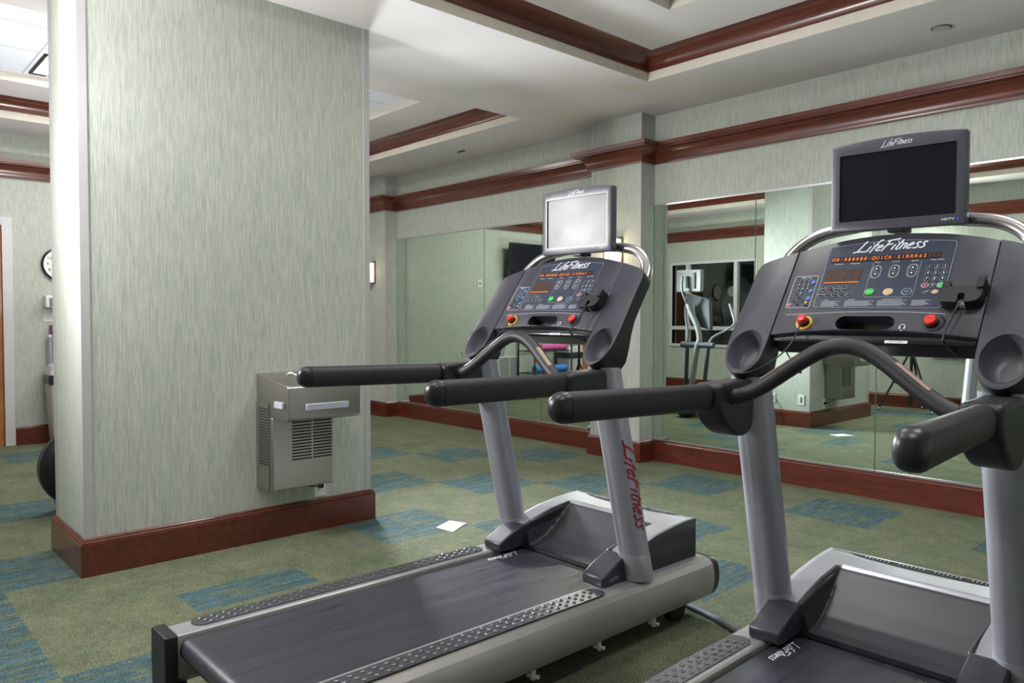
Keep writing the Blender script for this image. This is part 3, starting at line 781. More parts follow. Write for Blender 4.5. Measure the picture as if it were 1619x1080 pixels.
    for x in (-.0190, .0274, .0733):
        mb = MB(); ol = stadium(x, .214, .0235, .0430, 8); ol.append(ol[0]); ribbon(mb, ol, .0010, lambda a, b: CP(a, b, .0018), 'white_print'); mb.build('key_outline', con)
        for y, sg in ((.2242, 1), (.2042, -1)):
            o = button('arrow_button', x, y, .0085, .0088)
            mb = MB(); mb.add([CP(x-.0035, y-.003*sg, .0037), CP(x+.0035, y-.003*sg, .0037), CP(x, y+.0035*sg, .0037)], [(0, 1, 2)], 'white_print'); mb.build('arrow_mark', o).parent = con
    button('start_button', -.0199, .1461, .0125, .0112, 'Quick', 'green_print', 'green_print', ts=.006)
    button('pause_button', .0276, .1448, .0125, .0112, 'Pause', 'orange_print', 'white_print', ts=.006)
    button('cooldown_button', .0743, .1440, .0130, .0112, 'Cool', 'overlay', 'paleblue_print', ts=.006)
    for q, t_ in enumerate(('Manual', 'Fat', 'Cardio', 'Speed')): button('workout_button', -.1498+.0193*q, .1592, .0090, .0086, t_, ts=.0045, tcol='white_print' if q != 1 else 'led_orange')
    for q, t_ in enumerate(('Random', 'Hill', 'EZ', 'Fit', 'Sport')): button('workout_button', -.1505+.0193*q, .1395, .0090, .0086, t_, ts=.0045)
    # player keypad
    ip_ = roundpoly([(-.2425, .0955), (-.174, .0955), (-.1755, .208), (-.2435, .208)], .005)
    mb = MB(); mb.prism(ip_, CP, .0010, -.002, 'overlay'); ring = ip_+[ip_[0]]; ribbon(mb, ring, .0011, lambda x, y: CP(x, y, .0014), 'white_print')
    put_text(mb, 'iPod / TV', .0075, lambda a, b: CP(-.21+a, .2025+b, .0014), 'white_print'); mb.build('player_panel', con)
    for r_, row in enumerate(('123', '456', '789')):
        for c_, ch in enumerate(row): button('player_button', -.2247+.0142*c_, .1918-.0155*r_, .0058, .0062, ch, ts=.009)
    button('player_button', -.2112, .1453, .0058, .0062, '0', ts=.009); button('player_button', -.2250, .1453, .0058, .005, '-', ts=.008)
    for y in (.1848, .1535, .1275): button('channel_button', -.1846, y, .0068, .0070, '-', 'blue_print', 'blue_print', ts=.008)
    button('power_button', -.2345, .1058, .0055, .0055, 'o', 'red_knob', 'white_print', ts=.006)
    for dx, dy, rx, ry in ((0, .0115, .008, .0045), (0, -.0115, .008, .0045), (-.0125, 0, .0045, .006), (.0125, 0, .0045, .006), (0, 0, .006, .005)): button('player_button', -.2110+dx, .1170+dy, rx, ry, '+' if (dx, dy) == (0, 0) else None, ts=.006)
    button('player_button', -.1875, .1130, .004, .0045, None, 'yellow_ring'); button('player_button', -.1850, .1030, .0065, .0035, None, 'slot_black', 'red_print')
    # stop switches
    mb = MB(); n = 24
    el = lambda x, y, k, h: [CP(x+k*math.cos(2*PI*q/n), y+k*math.sin(2*PI*q/n), h) for q in range(n)]
    mb.loft([el(-.1724, .043, .0235, 0), el(-.1724, .043, .0225, .003)], 'yellow_ring'); o1 = mb.build('safety_ring', con)
    mb = MB(); mb.loft([el(-.1724, .043, .0165, .002), el(-.1724, .043, .0150, .012)], 'black_plastic'); mb.loft([el(-.1724, .0435, .0130, .011), el(-.1724, .044, .0130, .022), el(-.1724, .044, .0100, .026), el(-.1724, .044, .003, .027)], 'red_knob'); mb.build('safety_key', con)
    mb = MB(); mb.loft([el(.158, .0455, .026, 0), el(.157, .045, .023, .003)], 'console_plastic'); mb.loft([el(.1542, .0444, .0170, .002), el(.1542, .0444, .0155, .012)], 'black_plastic')
    mb.loft([el(.1542, .0450, .0138, .011), el(.1542, .0455, .0138, .018), el(.1542, .0455, .0115, .020)], 'red_knob'); mb.build('stop_button', con)
    mb = MB(); put_text(mb, 'STOP', .0062, lambda a, b: CP(.1542+a, .0455+b, .0205), 'red_print'); mb.build('stop_mark', con)
    # headphone mark
    mb = MB(); ribbon(mb, [(.0869+.0065*math.cos(a), .0345+.0065*math.sin(a)) for a in [PI*(-.15)+PI*1.3*k/10 for k in range(11)]], .0014, lambda x, y: CP(x, y, .0008), 'white_print')
    for s in (-1, 1): ribbon(mb, [(.0869+s*.0062, .0345), (.0869+s*.0055, .0265)], .0028, lambda x, y: CP(x, y, .0009), 'white_print')
    mb.add([CP(.0845, .023, .0008), CP(.0893, .023, .0008), CP(.0869, .0195, .0008)], [(0, 1, 2)], 'white_print'); mb.build('headphone_mark', con)
    # player cradle
    mb = MB(); mb.prism(roundpoly([(.174, .135), (.2515, .135), (.2515, .196), (.174, .196)], .006), CP, .0025, 0, 'console_plastic')
    mb.prism(roundpoly([(.166, .088), (.215-.007, .084), (.208, .112), (.2225, .112), (.2225, .084), (.252, .090), (.259, .105), (.259, .132), (.166, .136)], [.012, .004, .006, .006, .004, .012, .012, .008, .008]), CP, .034, .0, 'black_plastic')
    mb.prism(roundpoly([(.166, .130), (.185, .130), (.185, .152), (.168, .150)], .006), CP, .034, 0, 'slot_black'); mb.prism(roundpoly([(.244, .125), (.260, .125), (.262, .158), (.246, .158)], .006), CP, .040, 0, 'slot_black')
    cr = mb.build('player_cradle', con, bevel=.003)
    MB().prism([(.208, .09), (.2225, .09), (.2225, .112), (.208, .112)], CP, .012, .001, 'white_print').build('cradle_plug', con)
    MB().tube(smoothline([CP(.2153, .100, .024), CP(.2145, .078, .034), CP(.205, .04, .03), CP(.2, .0, .035), CP(.202, -.03, .028), (.208, .02, 1.085), (.210, .03, 1.09)], 5), .0027, 'black_plastic', 8).build('player_cable', con)
    # safety lanyard
    MB().tube(smoothline([CP(-.1724, .03, .018), (-.1745, -.028, 1.118), (-.178, -.075, 1.082), (-.20, -.11, 1.052), (-.232, -.135, 1.028), (-.268, -.14, 1.018), (-.305, -.135, 1.022), (-.33, -.11, 1.028)], 5), .0020, 'black_plastic', 8).tube(smoothline([(-.178, -.075, 1.082), (-.172, -.06, 1.06), (-.150, -.06, 1.035), (-.142, -.06, 1.02), (-.139, -.055, 1.045), (-.136, -.05, 1.075)], 4), .0018, 'black_plastic', 8).build('safety_lanyard', con)
    # side panels with cup holders
    for s in (-1, 1):
        ol = [(.2635, -.03), (.2635, .3035), (.345, .275), (.3685, .262), (.3765, .235), (.3775, .146), (.3835, .05), (.3845, -.02), (.381, -.065), (.362, -.115), (.323, -.140), (.287, -.118), (.266, -.085)]
        ol = roundpoly(ol, [.01, .003, .04, .014, .014, .05, .05, .03, .03, .03, .03, .03, .02], 3)
        ol = [(s*a, b) for a, b in ol]; n = len(ol)
        dep = lambda b: -.052-.045*min(1, max(0, (.06-b)/.12))
        mb = MB(); cx = sum(a for a, b in ol)/n
        f0 = [CP(a, b, 0) for a, b in ol]; f1 = [CP(a+(cx-a)*.05, b, dep(b)) for a, b in ol]
        mb.add(f0+f1, [tuple(range(n)), tuple(range(2*n-1, n-1, -1))]+[(i, i+n, (i+1) % n+n, (i+1) % n) for i in range(n)], 'console_plastic')
        mb.mats.append('black_plastic'); pn = mb.build('side_panel', R, bevel=.0045)
        ec = lambda kx, ky, h, dy=0: [CP(s*.3235+kx*math.cos(2*PI*q/40), -.051+dy+ky*math.sin(2*PI*q/40), h) for q in range(40)]
        cm = MB(); cm.loft([ec(.0505, .068, .02), ec(.0505, .068, -.060)], 'black_plastic'); boolean(pn, cm)
        for f in pn.data.polygons:
            nn = f.normal
            if abs(nn.dot(CP(0, 0, 1)-CP(0, 0, 0))) < .5 and f.center.x*s > .30: f.material_index = 1
        mb = MB(); rings = [ec(.0500, .0675, .0005)]+[ec(.0500*math.cos(t)**.45, .0675*math.cos(t)**.45, -.0585*math.sin(t), -.004*math.sin(t)) for t in [PI/2*k/14 for k in range(1, 14)]]
        mb.loft(rings, 'cup_plastic', cap=False); mb.add([p for p in rings[-1]], [tuple(range(40))], 'cup_plastic'); mb.build('cup_holder', pn, angle=80)
    # ---- monitor on its tube
    mp = [(-.340, .135, 1.225), (-.338, .175, 1.275), (-.332, .212, 1.325), (-.312, .238, 1.368), (-.275, .252, 1.402), (-.225, .260, 1.424), (-.15, .264, 1.436), (-.08, .266, 1.443), (0, .266, 1.445)]
    mp = mp+[(-a, b, c) for a, b, c in mp[-2::-1]]
    mb = MB(); mb.tube(smoothline(mp, 5), .0185, 'steel_tube', 20); mb.build('monitor_tube', R)
    M0 = empty('monitor_pivot', (0, 0, 0)); bpy.data.objects.remove(M0)
    ya = .052; ca, sa = math.cos(ya), math.sin(ya)
    def MP(x, z, n=0):  # n toward the runner
        return Vector((x*ca+n*sa, .193+x*sa-n*ca, 1.5443+z))
    hw, hh = .1735, .127
    def outl(k, gw=0):
        top = [(hw-gw-2*(hw-gw)*q/12, (hh-.008-gw)+.010*(1-((q/12-.5)*2)**2)) for q in range(13)]
        return roundpoly([(-hw+gw, -hh+gw), (hw-gw, -hh+gw)]+top, [.006, .006, .005]+[.0]*11+[.005], 3)
    scr = [(-.150, -.0985), (.150, -.0985), (.150, .0915), (-.150, .0915)]; scr = roundpoly(scr, .004, 2)
    mb = MB(); mb.prism(outl(1), MP, 0, -.034, 'monitor_plastic'); mo = mb.build('monitor', R, bevel=.003)
    boolean(mo, MB().prism(scr, MP, .01, -.005, 'monitor_plastic'))
    MB().prism([(a*.6, b*.6) for a, b in outl(1)], MP, -.033, -.055, 'black_plastic').build('monitor_back', mo)
    MB().prism(scr, MP, -.0045, -.008, 'screen').build('screen', mo)
    mb = MB(); logo(mb, lambda x, y: MP(-.04+x, .1015+y+x*.035, .0008), .085, 'white_print', h=.95); mb.build('monitor_logo', mo)
    mb = MB(); put_text(mb, 'HDTV', .0085, lambda x, y: MP(.132+x*1.35, -.1125+y, .0008), 'white_print', bold=.0002)
    mb.tube([MP(.1555, -.1135, -.001), MP(.1555, -.1135, .0012)], .0022, 'led_blue', 12); mb.build('monitor_marks', mo)
    mb = MB(); mb.box((-.022, .20, 1.408), (.022, .262, 1.46), 'black_plastic'); mb.build('monitor_mount', R, bevel=.003)
    return R
TA = make_treadmill()
TB = copy_tree(TA)
TA.location = (-2.018, 1.982, 0); TA.rotation_euler = (0, 0, -.005)
TB.location = (-.838, 2.008, 0); TB.rotation_euler = (0, 0, .019)
tag(TA, 'left treadmill of the two, nearer the pillar, whose whole running belt is in view', 'treadmill', 'treadmills facing the mirror wall')
tag(TB, 'right treadmill of the two, its console close to the camera', 'treadmill', 'treadmills facing the mirror wall')
tag(MB().tube(smoothline([(-2.0, 2.62, .012), (-1.75, 2.56, .012), (-1.62, 2.53, .012), (-1.45, 2.47, .012), (-1.29, 2.43, .012)], 4), .0125, 'grey_plastic', 12).build('power_conduit'), 'grey cord lying on the carpet between the two treadmills', 'cord')

# ------------------------------------------------------------------ drinking fountain on the pillar
r = empty('drinking_fountain', (PX1, 1.66, .29))
fx, fy, fz = PX1, 1.66, .29
L = lambda a: Vector(a)-Vector((fx, fy, fz))
mb = MB()
prof = [(0, .665-fz), (.36, .655-fz), (.36, .838-fz), (.0, .878-fz)]
mb.prism(roundpoly([(0, .372), (.345, .366), (.36, .378), (.36, .535), (.345, .547), (0, .588)], [.0, .01, .02, .01, .02, .0]), lambda a, b, d: Vector((a, d, b)), 0, .40, 'brushed_steel')
bas = mb.build('basin_housing', r, bevel=.006, seg=3)
cm = MB(); cm.prism([(.08, .50), (.30, .50), (.31, .62), (.06, .62)], lambda a, b, d: Vector((a, d, b)), .07, .36, 'brushed_steel'); boolean(bas, cm)
MB().tube([(.19, .2, .505), (.19, .2, .508)], .03, 'slot_black', 20).build('drain', bas)
MB().tube(smoothline([(.10, .12, .52), (.10, .12, .575), (.125, .14, .588), (.15, .16, .575)], 4), .008, 'steel_tube', 10).build('spout', r)
mb = MB(); mb.box((0, 0, 0), (.185, .335, .372), 'brushed_steel'); body = mb.build('cooler_body', r, bevel=.005)
for c_ in (0, 1):
    mb = MB()
    for q in range(13): y0 = .105+c_*.117; z = .145+q*.0158; mb.box((.185, y0, z), (.1856, y0+.108, z+.0075), 'slot_black')
    mb.build('front_louvre', body)
sc_ = MB().box((.0, -.004, .0), (.150, -.001, .44), 'brushed_steel').build('side_cover', r)
mb = MB()
for q in range(21): mb.box((.035, -.0050, .125+q*.0142), (.145, -.004, .125+q*.0142+.0068), 'slot_black')
mb.build('side_louvre', sc_)
def bar_(y0, y1, z0, z1, x0, x1, name): MB().box((x0, y0, z0), (x1, y1, z1), 'fountain_button').build(name, r, bevel=.004)
bar_(.088, .322, .418, .452, .36, .378, 'push_bar'); bar_(-.016, 0, .428, .462, .235, .325, 'side_push_button')
tag(r, 'stainless steel wall-mounted drinking fountain on the pillar', 'drinking fountain')
r = empty('wall_outlet', (PX1, 2.015, .235))
MB().box((0, -.035, -.055), (.006, .035, .055), 'white_plastic').build('cover_plate', r, bevel=.002)
MB().box((.006, -.014, -.005), (.03, .012, .02), 'black_plastic').build('plug', r, bevel=.003)
tag(r, 'white wall outlet under the drinking fountain with a plug in it', 'outlet')
tag(MB().tube(smoothline([(PX1+.03, 2.01, .242), (PX1+.045, 1.97, .25), (PX1+.05, 1.92, .262), (PX1+.05, 1.86, .285)], 4), .004, 'black_plastic', 8).build('power_cable'), 'short black cable from the fountain to the outlet', 'cable')
# outlets on pillar end, seen in the mirror
for lab, x in (('white wall outlet on the pillar end, next to the corner with the fountain side', -3.87), ('white wall outlet on the pillar end, with a loose cord hanging from it', -4.20)):
    r = empty('wall_outlet', (x, PY1, .29)); MB().box((-.035, 0, -.055), (.035, .006, .055), 'white_plastic').build('cover_plate', r, bevel=.002)
    MB().box((-.012, .006, -.03), (.012, .0075, .03), 'grey_plastic').build('socket', r); tag(r, lab, 'outlet', 'outlets on the pillar end')
tag(MB().tube(smoothline([(-4.2, PY1+.02, .30), (-4.17, PY1+.05, .2), (-4.13, PY1+.05, .1), (-4.17, PY1+.06, .03), (-4.25, PY1+.05, .012)], 4), .005, 'ink', 8).build('loose_cord'), 'dark cord hanging from the outlet on the pillar end', 'cord')
# white card on carpet
mb = MB(); mb.add([(-3.396, 2.628, .003), (-3.316, 2.678, .003), (-3.226, 2.60, .003), (-3.30, 2.515, .003)], [(0, 1, 2, 3)], 'paper')
mb = MB(); c = Vector((-3.31, 2.59)); a = Vector((.035, .09)).normalized()*.055; b = Vector((-a.y, a.x))*1.05
P4 = [(-3.356, 2.499), (-3.226, 2.514), (-3.316, 2.678), (-3.42, 2.64)]
mb.prism(P4, lambda x, y, d: Vector((x, y, d)), .001, .004, 'paper')
tag(mb.build('floor_card'), 'small white square card lying on the carpet beside the pillar', 'card')

# ------------------------------------------------------------------ sconces
def sconce(x, y, glow, lab, en):
    r = empty('wall_sconce', (x, y, 1.68))
    mb = MB(); mb.loft([[Vector((a, y, b)) for a, b in ((-.10, -.115), (.10, -.115), (.10, .15), (-.10, .15))] for y in (-.012, 0)]+[[Vector((a, y, b)) for a, b in ((-.088, -.103), (.088, -.103), (.088, .138), (-.088, .138))] for y in (0, -.012)], 'bronze', cap=False, closed=True); mb.build('back_plate', r, bevel=.001)
    mb = MB(); mb.loft([[Vector((.074*math.cos(a), -.012+.055*min(0, math.sin(a)), z)) for a in [2*PI*k/32 for k in range(32)]] for z in (-.10, .13)], glow); mb.build('glass_shade', r)
    mb = MB(); mb.box((-.078, -.070, -.112), (.078, -.001, -.100), 'aluminium'); mb.box((-.078, -.070, .130), (.078, -.001, .142), 'aluminium')
    mb.box((-.02, -.065, -.145), (.045, -.001, -.112), 'aluminium'); mb.build('shade_holder', r)
    tag(r, lab, 'wall lamp', 'wall sconces')
    l = bpy.data.lights.new('sconce_light', 'POINT'); l.energy = en; l.color = (1, .78, .5); l.shadow_soft_size = .05
    o = bpy.data.objects.new('sconce_light', l); COL.objects.link(o); o.location = (x, y-.15, 1.72)
sconce(-7.83, 4.87, 'sconce_glass_dim', 'small wall sconce on the far corner pilaster with white glass tube', .6)
sconce(-4.078, 4.857, 'sconce_glass', 'lit wall sconce on the middle pilaster behind the left treadmill monitor', 2.2)

# ------------------------------------------------------------------ far wall: door, clock, bin and so on
mb = MB(); mb.box((XF-.05, DY0, 0), (XF-.01, DY1, DZ), 'door_wood'); dr = struct(mb.build('door_1'), 'orange wooden door at the far left')
mb = MB(); mb.tube([(XF-.01, DY0+.07, .95), (XF+.05, DY0+.07, .95)], .012, 'aluminium'); mb.tube([(XF+.05, DY0+.06, .95), (XF+.05, DY0+.18, .95)], .01, 'aluminium'); mb.build('door_handle', dr)
mb = MB(); mb.box((XF-.05, DY1, 0), (XF+.02, DY1+.08, DZ+.075), 'trim_paint').box((XF-.05, DY0-.08, 0), (XF+.02, DY0, DZ+.075), 'trim_paint').box((XF-.05, DY0, DZ), (XF+.02, DY1, DZ+.075), 'trim_paint')
struct(mb.build('trim_20', bevel=.003), 'pale grey metal door frame')
r = empty('wall_clock', (XF, 1.66, 1.65))
MB().tube([(0, 0, 0), (.028, 0, 0)], .138, 'clock_face', 48).build('clock_dial', r)
mb = MB(); mb.tube([(.02, .146*math.cos(a), .146*math.sin(a)) for a in [2*PI*k/48 for k in range(48)]], .012, 'black_gloss', 10, closed=True); mb.build('clock_rim', r)
mb = MB()
for h_ in range(1, 13):
    a = PI/2-2*PI*h_/12; put_text(mb, str(h_), .042, lambda x, y, a=a: Vector((.0292, .105*math.cos(a)+x, .105*math.sin(a)+y)), 'ink')
mb.build('numerals', r)
mb = MB()
for a, l_, w_ in ((2.6, .06, .008), (.9, .085, .006)): mb.add([(.0300, -w_*math.sin(a), w_*math.cos(a)), (.0300, w_*math.sin(a), -w_*math.cos(a)), (.0300, l_*math.cos(a), l_*math.sin(a))], [(0, 1, 2)], 'ink')
mb.build('clock_hand', r)
tag(r, 'round white wall clock with a black rim, half hidden by the pillar', 'clock')
r = empty('towel_dispenser', (XF, 1.52, 1.245)); MB().box((0, 0, 0), (.10, .26, .115), 'white_plastic').build('dispenser_body', r, bevel=.012, seg=3)
MB().box((.1, .03, .01), (.102, .20, .09), 'grey_plastic').build('dispenser_window', r); tag(r, 'white plastic dispenser on the far wall under the clock', 'dispenser')
r = empty('wall_sign', (XF, 1.52, 1.12)); mb = MB(); mb.box((0, 0, 0), (.004, .2, .115), 'paper'); mb.build('sign_sheet', r)
mb = MB(); put_text(mb, 'To', .03, lambda x, y: Vector((.0045, .07+x, .09+y)), 'ink'); put_text(mb, 'if', .03, lambda x, y: Vector((.0045, .11+x, .05+y)), 'ink'); put_text(mb, 'P', .03, lambda x, y: Vector((.0045, .12+x, .02+y)), 'ink'); mb.build('sign_print', r)
tag(r, 'white paper sign on the far wall below the white dispenser', 'sign')
tag(MB().box((XF, 1.565, .90), (XF+.06, 1.69, 1.09), 'purple_item').build('spray_bottle_holder', bevel=.01), 'dark purple holder on the far wall below the paper sign', 'holder')
mb = MB(); mb.tube([(XF+.05, 1.56, .72), (XF+.05, 1.56, .98)], .024, 'aluminium', 16); mb.tube([(XF+.05, 1.56, .975), (XF+.05, 1.56, 1.0)], .018, 'white_plastic', 16)
tag(mb.build('cup_dispenser'), 'slim silver cup dispenser on the far wall just above the bin', 'dispenser')
# bin
r = empty('trash_bin', (-7.90, 1.66, 0))
def rr(hx, hy, z, rad=.04): return [Vector((a, b, z)) for a, b in roundpoly([(-hx, -hy), (hx, -hy), (hx, hy), (-hx, hy)], rad, 4)]
MB().loft([rr(.11, .125, 0), rr(.14, .155, .56)], 'bin_plastic').build('bin_body', r)
MB().loft([rr(.144, .160, .555), rr(.148, .166, .60), rr(.145, .160, .645)], 'bag_plastic').build('bin_bag', r)
lid = MB().loft([rr(.145, .162, .64), rr(.145, .162, .66), rr(.12, .13, .72), rr(.09, .09, .735)], 'bin_plastic').build('bin_lid', r)
MB().box((.03, -.08, .733), (.07, .08, .74), 'slot_black').build('lid_slot', lid)
tag(r, 'pale grey swing-top trash bin with a black liner at the far wall', 'trash bin')
# shelf rack
r = empty('wire_rack', (-7.87, 2.21, 0))
for sx in (-.17, .17):
    for sy in (-.38, .38): MB().tube([(sx, sy, 0), (sx, sy, 1.25)], .012, 'dark_wire', 8).build('rack_post', r)
for z in (.15, .42-.06, .73-.05, 1.15):
    mb = MB(); mb.tube([(-.17, -.38, z), (.17, -.38, z), (.17, .38, z), (-.17, .38, z)], .006, 'dark_wire', 6, closed=True)
    for q in range(11): y = -.36+.072*q; mb.tube([(-.17, y, z), (.17, y, z)], .0025, 'dark_wire', 6)
    mb.build('wire_shelf', r)
tag(r, 'dark wire shelf rack at the far wall, seen in the mirror', 'shelf rack')
tag(MB().tube([(-7.78, 1.88, .735), (-7.78, 2.42, .735)], .045, 'pink_foam', 20).build('foam_roller'), 'pink foam roller on the upper shelf of the rack', 'foam roller')
mb = MB(); mb.tube([(-7.80, 1.86, .42), (-7.80, 2.50, .42)], .052, 'blue_foam', 20); tag(mb.build('exercise_mat'), 'blue rolled exercise mat on the lower shelf of the rack', 'exercise mat')
for q, (y, lab) in enumerate(((2.02, 'nearest the bin'), (2.2, 'in the middle'), (2.38, 'nearest the vent'))):
    tag(MB().box((-7.99, y-.06, 1.16), (-7.79, y+.06, 1.24), 'towel').build('folded_towel', bevel=.02, seg=3), 'folded pale towel on the top shelf of the rack, ' + lab, 'towel', 'towels on the rack')
# vent
r = empty('wall_vent', (XF, 2.75, .45)); mb = MB(); mb.box((0, -.22, -.16), (.008, .22, .16), 'trim_paint'); mb.build('vent_frame', r, bevel=.002)
mb = MB()
for c_ in (0, 1):
    for q in range(12): y0 = -.20+c_*.205; z = -.14+q*.0235; mb.box((.008, y0, z), (.0095, y0+.19, z+.011), 'slot_black')
mb.build('vent_slat', r); tag(r, 'white louvred air vent low on the far wall, seen in the mirror', 'air vent')
r = empty('wall_outlet', (XF, 3.30, 1.635)); MB().box((0, -.035, -.055), (.006, .035, .055), 'white_plastic').build('cover_plate', r, bevel=.002)
MB().box((.006, -.01, -.02), (.012, .01, .02), 'grey_plastic').build('switch', r); tag(r, 'small white switch plate on the far wall, left of the television in the mirror', 'wall switch')
# television
r = empty('television', (XF, 2.42, 1.975)); r.rotation_euler = (0, math.radians(8), 0)
MB().box((0, -.1, -.1), (.10, .1, .1), 'black_plastic').build('wall_bracket', r)
tvb = MB().box((.10, -.46, -.27), (.145, .46, .27), 'black_gloss').build('tv_body', r, bevel=.006)
MB().box((.145, -.44, -.25), (.1456, .44, .25), 'screen').build('screen', r)
tag(r, 'black flat television mounted high on the far wall, seen in the mirror', 'television')

# ------------------------------------------------------------------ back wall windows, seen in the mirrors
def window(i, x0, x1, z0, z1, vx, hz, sill):
    mb = MB(); t = .045; y0, y1 = YB-.07, YB+.018
    mb.box((x0-t, y0, z0-t), (x1+t, y1, z0), 'trim_paint').box((x0-t, y0, z1), (x1+t, y1, z1+t), 'trim_paint')
    mb.box((x0-t, y0, z0), (x0, y1, z1), 'trim_paint').box((x1, y0, z0), (x1+t, y1, z1), 'trim_paint')
    for x in vx: mb.box((x-.03, y0, z0), (x+.03, y1, z1), 'trim_paint')
    for z in hz: mb.box((x0, y0, z-.03), (x1, y1-.005, z+.03), 'trim_paint')
    if sill: mb.box((x0-t-.03, y0, z0-t-.02), (x1+t+.03, y1+.03, z0-t), 'trim_paint')
    o = struct(mb.build('window_%d' % i, bevel=.002), 'grey framed interior window into a dark room')
    MB().box((x0, YB-.05, z0), (x1, YB-.045, z1), 'window_glass').build('window_pane', o)
window(1, *WIN[0][:2], WIN[0][2], WIN[0][3], (-7.22, -6.34), (1.0,), False)
window(2, *WIN[1][:2], WIN[1][2], WIN[1][3], (-3.05, -2.5), (), True)
for nm, a, b in (('wall_beyond', (-8.3, -2.6, 0), (-1.2, -2.55, 3)), ('wall_beyond_left', (-8.3, -2.6, 0), (-8.25, YB-T, 3)), ('wall_beyond_right', (-1.25, -2.6, 0), (-1.2, YB-T, 3)), ('floor_beyond', (-8.3, -2.6, -.05), (-1.2, YB-T, 0)), ('ceiling_beyond', (-8.3, -2.6, 3), (-1.2, YB-T, 3.05))):
    struct(MB().box(a, b, 'dark_room').build(nm), 'dark room beyond the interior windows')
# machine beyond the window: big grey disc housing with bright hub
r = empty('weight_machine', (-6.62, -1.0, 0))
pts = [(.32*math.cos(a), 1.35+.5*math.sin(a)) for a in [2*PI*k/32 for k in range(32)]]
MB().prism(pts, lambda a, b, d: Vector((a, d, b)), -.03, .03, 'slate_plastic').build('disc_housing', r, bevel=.02)
MB().tube([(-.10, .03, 1.6), (-.10, .06, 1.6)], .085, 'aluminium', 24).build('hub', r)
mb = MB(); mb.tube([(0, 0, 0), (0, 0, .9)], .04, 'grey_plastic'); mb.box((-.3, -.3, 0), (.3, .3, .06), 'slate_plastic'); mb.build('stand', r)
tag(r, 'grey rounded machine with a bright hub behind the interior window', 'gym machine')

# ------------------------------------------------------------------ elliptical trainer, seen in the mirror
r = empty('elliptical_trainer', (-5.18, 2.42, 0))
MB().sphere((0, .12, .075), .12, 'slate_plastic', 20, 10, (1.1, 1.2, .6)).build('front_foot_housing', r)
MB().tube(smoothline([(.0, .08, .08), (.05, .08, .45), (.10, .07, .82), (.115, .04, .92), (.06, .02, 1.08), (-.03, .0, 1.22), (-.08, -.01, 1.33)], 4), [.034]*24+[.030]*1, 'column_grey', 16).build('front_column', r)
MB().tube(smoothline([(-.08, -.01, 1.30), (-.11, .04, 1.42), (-.125, .06, 1.52), (-.125, .05, 1.66)], 4), .014, 'column_grey', 12).build('monitor_arm', r)
MB().tube([(-.12, .06, .85), (.32, .06, .85)], .036, 'slate_plastic', 16).build('pivot_housing', r)
for s, lo, hi in ((-1, (-.09, .02, .12), [(-.04, .06, .86), (-.05, .04, 1.0), (-.13, -.03, 1.17), (-.18, -.1, 1.30), (-.17, -.14, 1.42)]), (1, (.14, .02, .12), [(.25, .06, .86), (.28, .02, .94), (.40, -.06, 1.02), (.47, -.12, 1.10), (.42, -.16, 1.22), (.37, -.18, 1.33)])):
    x0 = hi[0][0]
    MB().tube([(x0, .06, .85), lo], .024, 'slate_plastic', 12).build('swing_arm', r)
    MB().tube(smoothline(hi, 4), .014, 'grey_plastic', 10).build('moving_handle', r)
    MB().tube([lo, (s*.15, -1.05, .26)], .025, 'grey_plastic', 10).build('foot_rail', r)
    MB().box((s*.15-.06, -.78, .20), (s*.15+.06, -.42, .24), 'black_plastic').build('pedal', r, bevel=.01)
mb = MB(); mb.prism(roundpoly([(-.08, 1.10), (.22, 1.02), (.15, 1.38), (-.20, 1.47)], .03), lambda a, b, d: Vector((a, d+(b-1.1)*-.2, b)), -.10, -.04, 'slate_plastic'); mb.build('console', r, bevel=.01)
mb = MB(); mb.box((-.25, -.06, 1.475), (.10, .0, 1.735), 'column_grey'); mo = mb.build('monitor', r, bevel=.012)
mb = MB(); mb.box((-.21, .0, 1.68), (-.03, .004, 1.70), 'grey_plastic').box((-.11, 0, 1.52), (-.07, .006, 1.66), 'slot_black').box((-.005, 0, 1.51), (.02, .012, 1.70), 'slate_plastic'); mb.build('connector_panel', mo)
mb = MB(); rings = []
for x, k_ in ((-.03, .90), (-.02, 1.0), (.015, 1.0), (.035, .97), (.06, .86), (.085, .62), (.095, .3)):
    rings.append([Vector((x, -1.24+.25*k_*math.cos(a), .257+.25*k_*math.sin(a))) for a in [2*PI*q/48 for q in range(48)]])
mb.loft(rings, 'disc_black'); dh = mb.build('drive_housing', r, angle=70)
mb = MB(); mb.tube([(.020, -1.24+.247*math.cos(a), .257+.247*math.sin(a)) for a in [2*PI*k/48 for k in range(48)]], .0035, 'grey_plastic', 8, closed=True); mb.build('housing_rim', dh)
MB().box((-.30, -1.25, 0), (.30, -1.17, .05), 'black_plastic').box((-.04, -1.4, .03), (.04, .1, .07), 'grey_plastic').build('base_frame', r, bevel=.008)
tag(r, 'grey and white elliptical trainer behind the pillar, seen in the mirror', 'elliptical trainer')

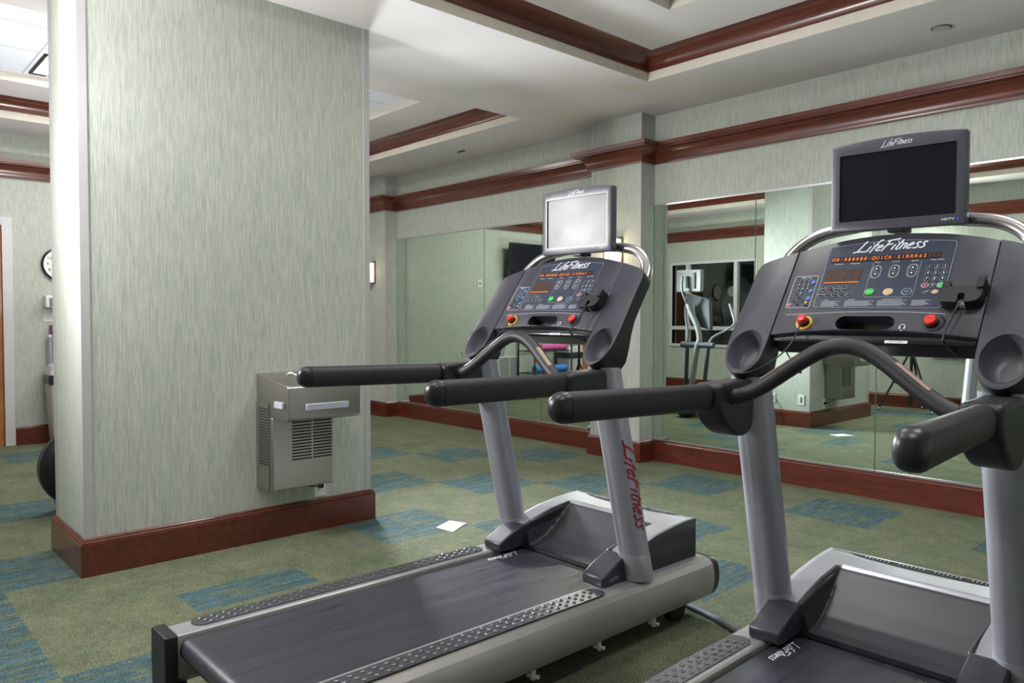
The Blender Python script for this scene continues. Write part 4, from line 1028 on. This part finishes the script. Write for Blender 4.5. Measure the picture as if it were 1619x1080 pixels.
# ------------------------------------------------------------------ light stand with softbox, seen in the mirror
cx, cy = SOFT.x+.02, SOFT.y-.02
r = empty('light_stand', (cx, cy, 0))
MB().tube([(0, 0, .08), (0, 0, 1.88)], [.019, .015], 'slot_black', 10).build('stand_column', r)
mb = MB()
for q in range(3):
    a = .55+q*2*PI/3; c, s = math.cos(a), math.sin(a)
    o = MB().tube([(0, 0, .78), (.36*c, .36*s, .03)], .013, 'slot_black', 8).tube([(0, 0, .28), (.2*c, .2*s, .36)], .006, 'slot_black', 8).build('stand_leg', r)
    MB().sphere((.36*c, .36*s, .02), .02, 'ball_glass', 10, 6).build('foot', o)
MB().tube([(0, 0, .74), (0, 0, .82)], .022, 'slot_black', 12).build('stand_collar', r)
d = (SOFT_T-SOFT).normalized(); q_ = d.to_track_quat('Z', 'Y')
def SB(x, y, z): return q_ @ Vector((x, y, z))+(SOFT-Vector((cx, cy, 0)))
mb = MB(); h = .44
ring = lambda hh_, z: [SB(a, b, z) for a, b in roundpoly([(-hh_, -hh_), (hh_, -hh_), (hh_, hh_), (-hh_, hh_)], .03, 3)]
mb.loft([ring(.07, -.16), ring(.31, .02), ring(.31, .035)], 'slot_black'); sb = mb.build('softbox_shell', r)
MB().loft([ring(.298, .036), ring(.298, .038)], 'softbox_glow').build('softbox_front', sb)
tag(r, 'black tripod light stand with a softbox, its legs seen in the mirror', 'light stand')
r2_ = copy_tree(r); a0 = math.atan2((SOFT_T-SOFT).y, (SOFT_T-SOFT).x); a1 = math.atan2((SOFT2_T-SOFT2).y, (SOFT2_T-SOFT2).x)
r2_.rotation_euler = (0, 0, a1-a0); r2_.scale = (.8, .8, .8); r2_.location = (SOFT2.x-.02, SOFT2.y, 0)
tag(r2_, 'light stand with a softbox hidden behind the pillar near the television', 'light stand')
tag(MB().sphere((cx+.30, cy-.26, .08), .12, 'slot_black', 16, 8, (1.3, .7, .65)).build('sandbag'), 'dark bag lying at the foot of the light stand', 'bag')

# ------------------------------------------------------------------ ceiling fittings
r = empty('sprinkler_cover', (-1.559, 4.685, ZC)); MB().tube([(0, 0, -.006), (0, 0, 0)], .045, 'aluminium', 32).build('cover_disc', r); MB().tube([(0, 0, -.003), (0, 0, .0)], .052, 'ink', 32).build('shadow_gap', r)  # flat round cover of a ceiling sprinkler
tag(r, 'flat round sprinkler cover on the soffit above the right mirror', 'sprinkler cover')
tag(MB().box((-5.93, 4.672, ZC-.008), (-5.83, 4.698, ZC), 'ink').build('ceiling_slot'), 'small dark slotted fitting on the far soffit', 'ceiling fitting')
